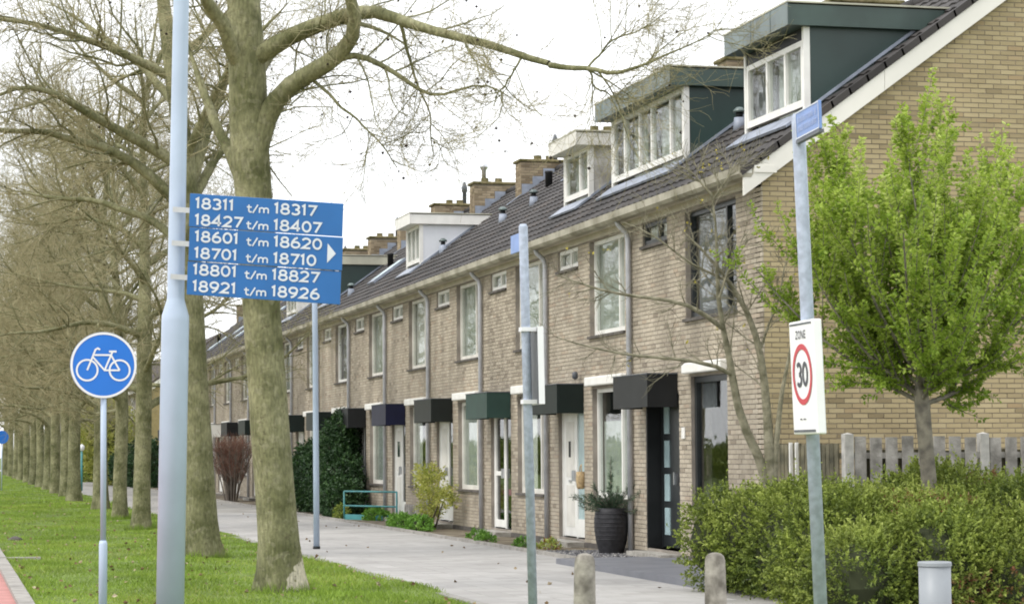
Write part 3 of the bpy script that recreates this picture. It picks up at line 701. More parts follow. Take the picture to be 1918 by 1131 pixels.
for k in range(NH):
    y0 = Y0+PITCH_Y*k; y1 = y0+PITCH_Y; ys = 28.0 if k == 0 else y0
    r = np.random.default_rng(500+k); random.seed(k)
    H = thing('row_house', LAB[k], 'house', (FX, (ys+y1)/2, 0), 'brick terraced houses in one row along the path')
    g = np.array(ORG[H.name])
    if k == 0:
        up = (28.99, 31.15, 3.48, 5.0); lo = (29.42, 30.97, .84, 2.65); dr = (31.52, 33.12, .16, 2.45)
    else:
        up = (y0+.40, y0+2.38, 3.48, 5.03); lo = (y0+.34, y0+2.28, .86, 2.62); dr = (y0+2.80, y0+4.42, .16, 2.42)
    ve = (y0+3.1, y0+4.36, 4.69, 5.03)
    if k == 0: ve = (32.0, 33.2, 4.69, 5.03)
    holes = [up, lo, dr, ve]
    # structural wall: front with openings and the back
    w = MB(); wall_cells(w, ys, y1, 0, 5.06, holes, FX, .30)
    MB().box(18.5, 18.7, ys, y1, 0, 5.3).build('back_wall', M['mortar'], H)
    wall = w.build('wall', M['mortar'], H)
    runs = brick_runs(ys-(.014 if k == 0 else 0), y1, .12, 5.04, holes)
    n = len(runs); a = np.array(runs)
    pr = r.uniform(.004, .008, n)
    v, q, t = piece_boxes(np.stack([FX-pr, a[:, 0], a[:, 2]], 1), np.stack([np.zeros(n), a[:, 1], np.zeros(n)], 1), np.tile([0, 0, ROWH-.013], (n, 1)), np.tile([.02, 0, 0], (n, 1)), np.clip(r.normal(.5+.16*math.sin(k*2.3), .25, n), 0, 1))
    tag(new_obj('brickwork', np_mesh('brickwork', v-g, q, t), M['brick'], wall), kind='stuff')
    MB().box(FX-.03, FX-.013, ys, y1, 0, .115).build('plinth', M['plinth'], H)
    # eave
    MB().box(FX-.02, FX+.1, ys, y1, 5.052, 5.168).build('frieze_board', M['frieze'], H)
    gu = MB().prism_y([(9.96, 5.275), (9.96, 5.17), (10.0, 5.125), (10.12, 5.125), (10.15, 5.17), (10.15, 5.275), (10.135, 5.275), (10.135, 5.18), (9.975, 5.18), (9.975, 5.275)], ys-(.12 if k == 0 else 0), y1-.003)
    gu.build('gutter', M['gutter'], H)
    MB().box(10.151, FX-.021, ys-(.1 if k == 0 else 0), y1, 5.15, 5.165).build('soffit', M['frieze'], H)
    if k:
        MB().tube([(10.06, y0, 5.15), (10.08, y0, 5.08), (10.21, y0, 4.96), (10.235, y0, 4.85), (10.235, y0, .05)], .042, 10).build('downpipe', M['zinc'], H, True)
        pb = bpy.data.objects['downpipe'] if False else None
    # windows
    fm = 'darkframe' if k == 0 else ('white' if k in (1, 6, 9) else 'offwhite')
    cv = r.uniform(0, 1)
    wn = window(H, *up, fm, splits=(.27,), curtain=('greycurtain', 'sheer', 'sheer', 'sheer', 'curtain', 'sheer')[k % 6] if k else 'greycurtain', cover=[(.3, .97, 0, 1), (.04, .97, 0, 1), (.04, .97, 0, 1), (.40, .97, 0, 1), (.5, .97, 0, 1), (.04, .97, 0, 1)][k % 6])
    if k == 0: window_lo = window(H, *lo, fm, splits=(.06,), curtain='greycurtain', cover=(.55, .95, .75, 1), fw=.085, rec=.05)
    else:
        window(H, *lo, fm, splits=(.27,), curtain=('sheer', 'sheer', 'curtain', 'sheer', 'curtain')[k % 5], cover=[(.1, .98, 0, 1), (.0, .98, 0, .7), (.6, .98, 0, 1), (.3, .98, 0, 1), (.7, .98, 0, 1)][k % 5], sillm='plinth')
    window(H, *ve, 'white' if k else 'darkframe', splits=(.42,), fw=.06, rec=.03, curtain='curtain', sill=True, sillm='plinth', name='vent_window')
    MB().box(FX-.13, FX-.014, lo[0]-.06, lo[1]+.06, lo[3]+.04, lo[3]+.19).build('blind_box', M['white'], H, bevel=.02)
    door(H, *dr, STYLE.get(k, 'plain' if k % 2 else 'lookout'))
    # door canopy: a boxed board round the head of the door
    cy0, cy1 = (31.55, 33.28) if k == 0 else (y0+2.78, y0+4.55)
    cm = M[CAN[k]]
    ca = MB().box(9.83, 9.86, cy0, cy1, 2.235, 2.71).box(9.86, FX-.013, cy0, cy0+.03, 2.235, 2.71).box(9.86, FX-.013, cy1-.03, cy1, 2.235, 2.71).build('canopy', cm, H, bevel=.004)
    MB().box(9.86, FX-.013, cy0+.03, cy1-.03, 2.62, 2.68).build('canopy_roof', M['frieze'], ca)
    MB().box(9.822, FX-.013, cy0-.008, cy1+.008, 2.711, 2.727).build('canopy_trim', M['darksteel'], ca)
    if k == 1:
        MB().lathe(FX-.10, 36.75, [(.01, 2.80), (.05, 2.82), (.05, 2.90), (.02, 2.93)], 10).build('wall_lamp', M['darksteel'], H, True)
    if k == 0:
        MB().box(FX-.025, FX-.012, 31.22, 31.36, 1.78, 1.94).build('number_plate', M['white'], H)
    # roof
    rf = MB().prism_y([(10.17, roof_z(10.17)-.06), (RIDGE, roof_z(RIDGE)-.06), (19.0, roof_z(10.0)-.06), (19.0, roof_z(10.0)-.16), (RIDGE, roof_z(RIDGE)-.17), (10.17, roof_z(10.17)-.125)], ys-(.06 if k == 0 else 0), y1).build('roof', M['underroof'], H)
    DORM = {0: (28.80, 31.15), 1: (33.95, 37.95), 2: (39.4, 41.1), 5: (54.45, 56.1), 7: (66.7, 68.7), 9: (74.4, 76.6)}
    zt_d = {0: 7.30, 1: 7.30, 2: 7.08, 5: 7.14, 7: 7.15, 9: 7.0}
    ye = ys-.06 if k == 0 else y0
    nu = int(round((y1-ye)/TW)); tw = (y1-ye)/nu
    cells = []
    for j in range(18):
        for i in range(nu):
            yc = ye+(i+.5)*tw; xc = 10.0+(j+.5)*TE*CA
            if k in DORM and DORM[k][0] < yc < DORM[k][1] and 11.3 < xc < 11.147+(zt_d[k]-6.02)/SL: continue
            if xc > 13.8 and (abs(yc-y0) < .15 or abs(yc-y1) < .15): continue
            cells.append((ye+(i+1)*tw, 10.0+j*TE*CA))
    lift = .028
    if k < 3:
        cells.sort(key=lambda c: c[0])
        for yy, xx in cells[:298]:
            o = bpy.data.objects.new('roof_tile', tile_single); COL.objects.link(o); o.parent = rf
            o.location = Vector((xx, yy, roof_z(xx)-lift+.002*random.uniform(-1, 1)))-ORG[H.name]
            o.rotation_euler = ROOF_ROT; o.scale = (tw/TW, 1, 1)
        cells = cells[298:]
    if cells:
        a = np.array(cells); n = len(a); Ms = np.tile(RB @ np.diag([tw/TW, 1, 1]), (n, 1, 1))
        v, q, t = replicate(TVA, TQA, Ms, np.stack([a[:, 1], a[:, 0], roof_z(a[:, 1])-lift+r.uniform(-.002, .002, n)], 1), r.uniform(0, 1, n))
        tag(new_obj('tiling', np_mesh('tiling', v-g, q, t), M['tile'], rf), kind='stuff')
    for i in range(12 if k < 4 else 1):
        n_ = 12 if k < 4 else 1; a_ = ye+(y1-ye)*i/n_; b_ = ye+(y1-ye)*(i+1)/n_
        MB().tube([(RIDGE, a_, roof_z(RIDGE)-.01), (RIDGE, b_-.006, roof_z(RIDGE)-.005)], .11, 12).build('ridge_tile', M['tile_single'], rf, True)
    if k == 0: dormer(H, *DORM[0], 7.30, .28, 'green', 'greenfascia', 'greyfascia', (.30, .62), blind=(2,), header=.17, cur=True)
    if k == 1: dormer(H, *DORM[1], 7.30, .27, 'green', 'greenfascia', 'greyfascia', (.17, .43, .60, .82), blind=(0, 2, 4), cur=True)
    if k == 2: dormer(H, *DORM[2], 7.08, .22, 'stained', 'offwhite', 'offwhite', (.36,), blind=(0,), cur=True)
    if k == 5: dormer(H, *DORM[5], 7.14, .23, 'whitecheek', 'white', 'white', (.33, .66), blind=(), cur=True)
    if k == 7: dormer(H, *DORM[7], 7.15, .24, 'green', 'paleboard', 'paleboard', (.5,), blind=(0, 1))
    if k == 9: dormer(H, *DORM[9], 7.0, .26, 'white', 'white', 'white', (.33, .66), cur=True)
    if k: chimney(H, y0, k)
    if k == NH-1: chimney(H, y1-.4, k+1)
    for (kk, yy, xx, kd) in ((0, 33.28, 11.9, 0), (3, 44.9, 13.2, 1), (3, 48.3, 12.5, 0), (4, 49.92, 12.2, 0), (4, 50.2, 13.35, 1), (5, 53.6+.6, 11.75, 0), (7, 64.3, 12.4, 1), (7, 64.25, 11.25, 0), (6, 61.0, 12.3, 1), (12, 90.5, 12.8, 1), (14, 101, 11.8, 1)):
        if kk == k: vent(H, yy, xx, kd)
    for (kk, a_, b_, c_, d_) in ((6, 60.9, 61.8, 11.3, 12.2), (8, 70.2, 71.2, 11.4, 12.4), (11, 85.5, 86.5, 11.6, 12.6), (12, 90.2, 91.2, 11.2, 12.2), (13, 95.4, 96.4, 11.8, 12.8), (13, 97.6, 98.5, 11.0, 11.9)):
        if kk == k: skylight(H, a_, b_, c_, d_)
    if k == 0:
        # gable wall on the plane y = 28, white verge board
        def gz(x): return (roof_z(x) if x < RIDGE else roof_z(2*RIDGE-x))-.12
        gw = MB().prism_y([(FX, 0), (18.7, 0), (18.7, gz(18.7)), (RIDGE, gz(RIDGE)), (FX, gz(FX))], 28.0, 28.25).build('gable_wall', M['mortar_gable'], H)
        runs = brick_runs(FX+.006, 18.7, .12, 8.4, [], zmax=gz)
        a = np.array(runs); n = len(a); pr = r.uniform(.004, .0085, n); tt = np.clip(r.normal(.5, .24, n), 0, 1)
        # the 300 that show best: free of the tree crown, whole bricks in the frame
        cx = a[:, 0]+.1; cz = a[:, 2]
        vis = (a[:, 1] > .18) & (cx < 13.6) & (((cz > 1.82) & (cz < 2.5) & (cx > 11.0)) | ((cz > 5.3) & (cx > 12.0)))
        idx = np.where(vis)[0]; idx = idx[np.argsort(cx[idx])][:300]
        single = np.zeros(n, bool); single[idx] = True
        bv, bq, _ = piece_boxes([(0, 0, 0)], [(BL-.01, 0, 0)], [(0, 0, ROWH-.013)], [(0, .02, 0)], [0])
        bme = np_mesh('brick', bv, bq); bme.materials.append(M['brick_single'])
        for i in idx:
            o = bpy.data.objects.new('brick', bme); COL.objects.link(o); o.parent = gw
            o.location = Vector((a[i, 0], 28.0-pr[i], a[i, 2]))-ORG[H.name]; o.scale = (a[i, 1]/(BL-.01), 1, 1)
        s = ~single; m_ = s.sum()
        v, q, t = piece_boxes(np.stack([a[s, 0], 28.0-pr[s], a[s, 2]], 1), np.stack([a[s, 1], np.zeros(m_), np.zeros(m_)], 1), np.tile([0, 0, ROWH-.013], (m_, 1)), np.tile([0, .02, 0], (m_, 1)), tt[s])
        tag(new_obj('brickwork', np_mesh('brickwork', v-g, q, t), M['brick_gable'], gw), kind='stuff')
        xs_ = [10.02, 12.0, 13.98, RIDGE]
        for xa_, xb_ in zip(xs_, xs_[1:]):
            MB().obox((xa_, 27.885, roof_z(xa_)-.32), (xb_-xa_-.006, 0, (xb_-xa_-.006)*SL), (0, .05, 0), (0, 0, .27)).build('verge_board', M['verge'], H)
        MB().obox((RIDGE, 27.885, roof_z(RIDGE)-.32), (4.48, 0, -4.48*SL), (0, .05, 0), (0, 0, .27)).build('verge_board', M['verge'], H)
        MB().box(10.16, 10.47, 27.87, 27.95, 5.19, 5.285).build('verge_foot', M['verge'], H)
        for j in range(17):   # cloaked verge tiles, each lapping the next
            x_ = 10.0+j*TE*CA
            MB().obox((x_, 27.87, roof_z(x_)-.045), ((TE+.03)*CA, 0, (TE+.03)*SA), (0, .10, 0), (-.02*SA-.02, 0, .085)).build('verge_tile', M['tile_single'], rf)
# wicker bag on the second house's door
def wicker_bag():
    t = thing('wicker_bag', 'tan wicker basket hanging beside the white door under the dark green canopy', 'basket', (10.23, 36.62, .95))
    b = MB().lathe(10.245, 36.62, [(.05, .99), (.07, 1.02), (.078, 1.14), (.072, 1.27), (.062, 1.275)], 14).build('basket_body', M['basket'], t, True)
    MB().tube([(10.245, 36.56, 1.27), (10.25, 36.58, 1.36), (10.26, 36.62, 1.39), (10.25, 36.66, 1.36), (10.245, 36.68, 1.27)], .009, 6).build('basket_handle', M['basket'], t, True)
wicker_bag()

# next block far down the street: yellow gable end and two houses behind it
def far_house(name, label, ya, yb, x0, wallm, gablem, hgt=5.1, depth=8.4):
    H = thing(name, label, 'house', (x0, (ya+yb)/2, 0), 'far houses beyond the end of the terrace')
    rz = lambda x: hgt+.1+SL*(x-x0) if x < x0+depth/2 else hgt+.1+SL*(x0+depth-x)
    w = MB().box(x0, x0+depth, ya+.1, yb, 0, hgt).build('wall', M[wallm], H)
    MB().prism_y([(x0, 0), (x0+depth, 0), (x0+depth, hgt), (x0+depth/2, rz(x0+depth/2)-.06), (x0, hgt)], ya, ya+.098).build('gable_wall', M[gablem], H)
    MB().prism_y([(x0-.3, rz(x0-.3)), (x0+depth/2, rz(x0+depth/2)), (x0+depth+.3, rz(x0+depth+.3)), (x0+depth+.3, rz(x0+depth+.3)-.12), (x0+depth/2, rz(x0+depth/2)-.14), (x0-.3, rz(x0-.3)-.12)], ya-.05, yb).build('roof', M['underroof'], H)
    MB().obox((x0-.3, ya-.13, rz(x0-.3)-.45), (depth/2+.3, 0, (depth/2+.3)*SL), (0, .07, 0), (0, 0, .32)).build('verge_board', M['verge'], H)
    MB().box(x0-.42, x0-.3, ya, yb, hgt-.15, hgt+.02).build('gutter', M['white'], H)
    n = max(1, int((yb-ya)/5))
    for i in range(n):
        y = ya+.5+i*(yb-ya)/n
        for z0, z1 in ((.9, 2.5), (3.5, 4.9)):
            f = MB().box(x0-.04, x0-.005, y, y+2.0, z0, z1).build('window', M['white'], H)
            MB().box(x0-.05, x0-.041, y+.12, y+1.3, z0+.12, z1-.12).build('pane', M['darkglass'], f)
    return H
M['farbrick'] = mat('far_yellow_brick', (.34, .27, .13), .9, .12, 5)
M['fargrey'] = mat('far_grey_wall', (.30, .27, .25), .9, .1, 3)
far_house('far_house', 'far house with yellow brick gable and white verge, left of the thick lamp post', 126, 168, 10.6, 'fargrey', 'farbrick')
far_house('far_house', 'pale far house glimpsed between the plane trunks left of the cycle sign pole', 186, 200, 8.6, 'offwhite', 'fargrey')

# ------------------------------------------------------------------ plane trees
def as_arr(poly, p):
    a = np.array(poly, float); d = np.r_[0, np.cumsum(np.linalg.norm(np.diff(a, axis=0), axis=1))]; d /= d[-1]
    t = np.linspace(0, 1, p); return np.stack([np.interp(t, d, a[:, i]) for i in range(3)], 1)
def smooth_poly(a, it=2):
    for _ in range(it):
        b = a.copy(); b[1:-1] = .25*a[:-2]+.5*a[1:-1]+.25*a[2:]; a = b
    return a
def trunk_mesh(poly, rad, n=18, seed=1, flare=1.):
    r = np.random.default_rng(seed); P = as_arr(poly, 40); z = P[:, 2]
    Rr = np.interp(z, rad[0], rad[1])
    w = 2*np.pi*np.arange(n)/n; V = []
    ph = r.uniform(0, 6, 4)
    for i in range(40):
        fl = np.exp(-max(z[i], 0)/.28)*flare
        rr = Rr[i]*(1+.035*np.sin(2*w+ph[0]+z[i]*.6)+.025*np.sin(3*w+ph[1]+z[i]*1.3)+.015*np.sin(5*w+z[i]*3+ph[3])+fl*(.22+.22*np.sin(4*w+ph[2])+.12*np.sin(7*w+ph[3])))
        V.append(np.stack([P[i, 0]+rr*np.cos(w), P[i, 1]+rr*np.sin(w), np.full(n, P[i, 2])], 1))
    i, k = np.meshgrid(np.arange(39), np.arange(n), indexing='ij'); i = i.ravel(); k = k.ravel()
    Q = np.stack([i*n+k, i*n+(k+1) % n, (i+1)*n+(k+1) % n, (i+1)*n+k], 1)
    return np.concatenate(V), Q
def crown(limbs, rads, seed, n2, n3, n4, l2=1.9, l3=.95, l4=.42, nfruit=120, r2=.04, r3=.014, r3m=.0055, r4=.0032):
    r = np.random.default_rng(seed); p = 15
    L = np.stack([smooth_poly(as_arr(q, p)+np.r_[np.zeros((1, 3)), r.normal(0, .018, (p-1, 3))], 1) for q in limbs]); rads = [list(q[:-1])+[.006 if q[-1] < .0325 else q[-1]] for q in rads]      # free ends run out thin
    RL = np.stack([np.interp(np.linspace(0, 1, p), np.linspace(0, 1, len(q)), q) for q in rads])
    V1 = tubes(L, RL, 8)
    P2, R2 = grow(r, L, RL, n2, .12, 1, l2, .85, .10, .20, 6, .45, r2, min(.009, r2*.5), .3, .5)
    P3, R3 = grow(r, P2, R2, n3, .15, 1, l3, .8, .05, .22, 5, .5, r3, r3m, .45, .4)
    P3b, R3b = grow(r, L, RL, n2*2, .25, 1, l3, .95, .0, .22, 5, .3, r3*.85, r3m, .45, .4)
    P3 = np.concatenate([P3, P3b]); R3 = np.concatenate([R3, R3b])
    P4, R4 = grow(r, P3, R3, n4, .1, 1, l4, .75, .02, .22, 4, .6, .006, r4, .6, .3)
    big = cat_mesh([V1, tubes(P2, R2, 5)])
    fine = cat_mesh([tubes(P3, R3, 3), tubes(P4, R4, 3)])
    # seed balls hang on thin stems below twig ends
    k = r.choice(len(P4), min(nfruit, len(P4)), replace=False); e = P4[k, -1]
    base = np.array([[0, 0, 1], [.9, 0, .35], [.28, .86, .35], [-.73, .53, .35], [-.73, -.53, .35], [.28, -.86, .35], [.73, .53, -.35], [-.28, .86, -.35], [-.9, 0, -.35], [-.28, -.86, -.35], [.73, -.53, -.35], [0, 0, -1]])
    tri = np.array([[0,1,2],[0,2,3],[0,3,4],[0,4,5],[0,5,1],[1,6,2],[2,7,3],[3,8,4],[4,9,5],[5,10,1],[6,7,2],[7,8,3],[8,9,4],[9,10,5],[10,6,1],[11,7,6],[11,8,7],[11,9,8],[11,10,9],[11,6,10]])
    sc = r.uniform(.012, .021, len(k))
    fv, fq, _ = replicate(base, tri, np.eye(3)[None]*sc[:, None, None], e-np.array([0, 0, .06]), np.zeros(len(k)))
    return big, fine, (fv, fq)
def merged(name, parts, mtl, parent, smooth=True):
    V, Q = cat_mesh(parts); return new_obj(name, np_mesh(name, V, Q, smooth=smooth), mtl, parent)
def rel(poly, base): return [(x-base[0], y-base[1], z-base[2]) for x, y, z in poly]
def random_limbs(seed, n, z0, z1, spread, trunk, start_r=.10):
    r = np.random.default_rng(seed); out = []; rr = []
    tp = np.array(trunk)
    for i in range(n):
        z = z0+(z1-z0)*(i/(n-1)); a = i*2.4+r.uniform(-.4, .4); el = r.uniform(.25, .75)+.25*i/n; ln = spread*r.uniform(.75, 1.15)*(1-.25*i/n)
        b = np.array([np.interp(z, tp[:, 2], tp[:, 0]), np.interp(z, tp[:, 2], tp[:, 1]), z]); d = np.array([math.cos(a)*math.cos(el), math.sin(a)*math.cos(el), math.sin(el)])
        pts = [b]
        for s in range(6):
            b = b+d*ln/6; pts.append(b); d = unit(d+r.normal(0, .2, 3)+np.array([0, 0, -.06 if s < 3 else .12]))
        out.append(pts); r0 = start_r*r.uniform(.8, 1.15)*(1-.35*i/n); rr.append([r0, r0*.8, r0*.62, r0*.45, r0*.3, r0*.16])
    return out, rr
GROUP_T = 'plane trees standing in one row in the lawn'
# nearest tree
b1 = (3.83, 26.43, 0)
T1 = thing('plane_tree', 'nearest plane tree, mossy trunk with pale flaking bark at its foot', 'tree', b1, GROUP_T)
tr1 = rel([[3.83, 26.43, -.05], [3.79, 26.41, .5], [3.75, 26.4, .98], [3.66, 26.36, 1.9], [3.57, 26.3, 3.13], [3.49, 26.25, 4.23], [3.42, 26.21, 5.09], [3.37, 26.15, 6.08], [3.32, 26.12, 6.81], [3.21, 26.06, 8.04], [3.11, 25.98, 9.57], [3.05, 25.9, 12.5]], b1)
tm1 = trunk_mesh(tr1, ([0, .5, 1.5, 3, 4.5, 5.3, 6.2, 8, 12.5], [.25, .24, .232, .218, .205, .22, .205, .15, .03]), seed=5, flare=1.15)
lim1 = [rel(q, b1) for q in (
    [[3.44, 26.17, 4.95], [3.60, 26.05, 5.55], [3.81, 25.86, 5.79], [4.18, 25.54, 6.0], [4.47, 25.25, 6.2], [4.50, 25.02, 6.45], [4.25, 24.85, 6.84], [4.2, 24.6, 7.6]],
    [[4.22, 25.50, 6.02], [4.42, 25.33, 6.10], [4.72, 25.2, 5.96], [5.01, 25.1, 5.76], [5.36, 25.0, 5.56], [5.65, 24.9, 5.67], [5.96, 24.8, 5.71], [6.13, 24.74, 5.53]],
    [[3.40, 26.13, 6.1], [3.91, 25.76, 6.4], [4.34, 25.4, 6.53], [4.65, 25.09, 6.58], [4.9, 24.8, 6.37], [5.26, 24.48, 6.19], [5.66, 24.16, 6.06], [6.03, 23.84, 5.87], [6.28, 23.55, 5.73]],
    [[6.28, 23.55, 5.73], [6.55, 23.25, 5.66], [6.82, 22.95, 5.56], [7.02, 22.66, 5.59], [7.27, 22.35, 5.66], [7.57, 22.03, 5.84]],
    [[6.05, 23.82, 5.86], [5.85, 23.71, 5.58], [5.71, 23.76, 5.3]],
    [[6.60, 23.2, 5.65], [6.79, 23.1, 5.9], [7.18, 22.9, 6.08]],
    [[6.60, 23.2, 5.64], [6.68, 23.2, 5.46], [6.95, 23.1, 5.3]],
    [[3.34, 26.15, 6.0], [2.93, 25.71, 6.59], [2.58, 25.25, 6.97], [2.2, 24.9, 7.6]],
    [[3.45, 26.2, 4.4], [3.28, 26.5, 4.95], [3.06, 26.8, 5.5], [2.9, 27.2, 6.2], [2.8, 27.6, 6.6]],
    [[3.3, 26.1, 6.9], [3.9, 26.4, 7.5], [4.7, 26.8, 8.0], [5.6, 27.1, 8.2], [6.3, 27.2, 8.0]],
    [[3.25, 26.05, 7.5], [2.9, 26.9, 8.2], [2.4, 27.8, 8.8], [2.1, 28.6, 9.3]],
    [[3.42, 26.25, 5.9], [3.9, 26.9, 6.5], [4.5, 27.6, 6.9], [5.2, 28.3, 7.0], [5.9, 28.9, 6.8]],
    [[4.0, 25.7, 5.9], [4.4, 25.6, 5.5], [4.75, 25.5, 5.2], [5.0, 25.4, 4.8]],
    [[4.9, 24.8, 6.36], [5.1, 25.1, 5.9], [5.3, 25.2, 5.5], [5.4, 25.3, 5.0]])]
rad1 = [[.16, .125, .105, .095, .07, .05, .03], [.045, .035, .026, .018, .012, .007], [.115, .105, .095, .08, .065, .052, .046, .04, .033], [.033, .027, .021, .016, .010, .006], [.014, .006], [.014, .006], [.013, .006],
        [.10, .08, .05, .03], [.09, .07, .05, .02], [.08, .06, .045, .02], [.08, .06, .04, .02], [.09, .07, .05, .03, .015], [.022, .016, .010, .005], [.022, .016, .010, .005]]
bg1, fn1, fr1 = crown(lim1, rad1, 11, 8, 8, 6, l2=1.3, l3=.8, l4=.38, nfruit=120, r2=.013, r3=.006, r3m=.0032, r4=.0021)
new_obj('trunk', np_mesh('trunk', *tm1, smooth=True), M['barkpale'], T1)
new_obj('branches', np_mesh('branches', *bg1, smooth=True), M['bark'], T1)
new_obj('crown', np_mesh('crown', *fn1, smooth=True), M['twig'], T1)
tag(new_obj('seed_ball', np_mesh('seed_ball', *fr1, smooth=True), M['fruit'], T1), kind='stuff')
# second tree
b2 = (3.90, 35.64, 0)
T2 = thing('plane_tree', 'second plane tree, thick mossy trunk half hidden by the pale grey lamp post', 'tree', b2, GROUP_T)
tr2 = rel([[3.9, 35.66, -.05], [3.83, 35.6, 1.19], [3.75, 35.51, 2.83], [3.68, 35.41, 4.47], [3.63, 35.36, 5.46], [3.58, 35.32, 6.28], [3.41, 35.29, 7.35], [3.29, 35.26, 8.25], [3.15, 35.21, 9.4], [3.1, 35.2, 12.8]], b2)
tm2 = trunk_mesh(tr2, ([0, .5, 1.5, 3, 4.5, 5.5, 6.5, 8.5, 12.8], [.28, .265, .25, .22, .20, .19, .15, .10, .03]), seed=8, flare=1.3)
lim2 = [rel(q, b2) for q in (
    [[3.63, 35.36, 5.3], [3.22, 35.32, 5.74], [2.73, 35.28, 6.13], [2.24, 35.26, 6.32], [1.76, 35.25, 6.37], [1.52, 35.17, 6.53], [1.12, 35.14, 6.48], [.81, 35.09, 6.44], [.18, 35.1, 6.65]],
    [[3.60, 35.33, 5.95], [3.04, 35.19, 6.33], [2.47, 35.06, 6.54], [1.98, 34.91, 6.75], [1.73, 34.7, 6.96], [1.33, 34.53, 7.08], [1.01, 34.36, 7.0], [.78, 34.17, 6.86], [.32, 34.04, 6.65]],
    [[3.63, 35.33, 5.6], [3.94, 35.55, 6.65], [4.33, 35.73, 7.62], [4.53, 35.97, 8.43], [4.8, 36.2, 9.6]],
    [[3.63, 35.35, 5.4], [4.08, 35.72, 6.18], [4.46, 36.11, 6.58], [5.18, 36.4, 7.24], [5.9, 36.8, 7.6]],
    [[3.36, 35.33, 7.4], [2.53, 34.97, 7.72], [1.8, 34.62, 7.87], [1.23, 34.24, 7.94], [.76, 33.84, 7.93], [.1, 33.5, 8.0]],
    [[3.6, 35.3, 6.1], [3.9, 34.6, 6.9], [4.3, 33.8, 7.6], [4.9, 33.0, 8.2]],
    [[3.5, 35.3, 6.9], [3.0, 36.2, 7.7], [2.3, 37.1, 8.4], [1.6, 37.8, 9.0]],
    [[3.4, 35.3, 7.6], [4.2, 35.9, 8.4], [5.0, 36.3, 9.2], [5.7, 36.5, 9.8]],
    [[3.65, 35.4, 4.8], [3.1, 36.1, 5.3], [2.4, 36.7, 5.6], [1.7, 37.3, 5.7], [1.0, 37.9, 5.9]])]
rad2 = [[.105, .095, .082, .07, .06, .05, .04, .03, .015], [.10, .09, .08, .07, .058, .045, .035, .025, .014], [.10, .08, .06, .04, .02], [.09, .07, .05, .035, .015], [.08, .065, .05, .04, .03, .015], [.08, .06, .045, .02], [.08, .06, .04, .02], [.07, .05, .035, .02], [.08, .06, .045, .03, .015]]
bg2, fn2, fr2 = crown(lim2, rad2, 12, 11, 8, 5, l2=1.8, l3=.95, l4=.45, nfruit=160, r2=.026)
new_obj('trunk', np_mesh('trunk', *tm2, smooth=True), M['bark'], T2)
new_obj('branches', np_mesh('branches', *bg2, smooth=True), M['bark'], T2)
new_obj('crown', np_mesh('crown', *fn2, smooth=True), M['twig'], T2)
tag(new_obj('seed_ball', np_mesh('seed_ball', *fr2, smooth=True), M['fruit'], T2), kind='stuff')
# the rest of the row: three grown forms, copied down the row
protos = []
for i, sd_ in enumerate((21, 22, 23)):
    r = np.random.default_rng(sd_)
    tk = [(0, 0, -.05), (.02, .0, 1.2), (r.uniform(-.08, .08), r.uniform(-.08, .08), 3), (r.uniform(-.15, .15), r.uniform(-.15, .15), 5.5), (r.uniform(-.25, .25), r.uniform(-.25, .25), 8), (r.uniform(-.35, .35), r.uniform(-.35, .35), 10.5), (r.uniform(-.4, .4), r.uniform(-.4, .4), 13.5)]
    tmm = trunk_mesh(tk, ([0, .5, 1.5, 3, 5, 7, 10, 13.5], [.265, .235, .215, .20, .18, .13, .075, .02]), seed=sd_, flare=.7)
    lm, rd = random_limbs(sd_, 19, 3.1, 11.5, 5.0, tk)
    bgp, fnp, frp = crown(lm, rd, sd_+50, 12, 7, 4, l2=2.4, l3=1.2, l4=.6, nfruit=110, r4=.0038)
    protos.append((np_mesh('trunk', *tmm, smooth=True), np_mesh('branches', *bgp, smooth=True), np_mesh('crown', *fnp, smooth=True), np_mesh('seed_ball', *frp, smooth=True)))
    for me_, mk in zip(protos[-1], ('bark', 'bark', 'twig', 'fruit')): me_.materials.append(M[mk])
ROW = [(4.14, 49.5, .85, 'third plane tree, straight trunk just left of the pale grey lamp post'),
       (4.32, 57.9, .78, 'fourth plane tree, slim greyer trunk just right of the cycle sign pole'),
       (4.55, 68.5, .98, 'fifth plane tree, trunk directly behind the cycle sign pole'),
       (4.45, 81.0, .95, 'sixth plane tree, first trunk to the left of the cycle sign pole'),
       (4.60, 89.5, .92, 'seventh plane tree along the row, counted from the pale flaking trunk'),
       (4.65, 98.0, .95, 'eighth plane tree along the row, counted from the pale flaking trunk'),
       (4.75, 107.0, .95, 'ninth plane tree along the row, counted from the pale flaking trunk'),
       (4.80, 117.0, .95, 'tenth plane tree along the row, counted from the pale flaking trunk'),
       (4.85, 127.5, .95, 'eleventh plane tree along the row, counted from the pale flaking trunk'),
       (4.90, 138.5, .95, 'twelfth plane tree along the row, counted from the pale flaking trunk'),
       (4.95, 150.0, 1.0, 'thirteenth plane tree along the row, counted from the pale flaking trunk'),
       (5.00, 162.0, 1.0, 'fourteenth plane tree along the row, counted from the pale flaking trunk'),
       (5.0, 175.0, 1.0, 'far plane tree, last but one before the lawn narrows to nothing'),
       (5.0, 190.0, 1.0, 'farthest plane tree at the left edge of the picture')]
for i, (x, y, s, lab) in enumerate(ROW):
    t = thing('plane_tree', lab, 'tree', (x, y, 0), GROUP_T, rotz=i*1.7)
    t.scale = (s, s, s*(1.05 if i % 2 else .97))
    for me_, nm in zip(protos[i % 3], ('trunk', 'branches', 'crown', 'seed_ball')):
        o = bpy.data.objects.new(nm, me_); COL.objects.link(o); o.parent = t
        if nm == 'seed_ball': o['kind'] = 'stuff'

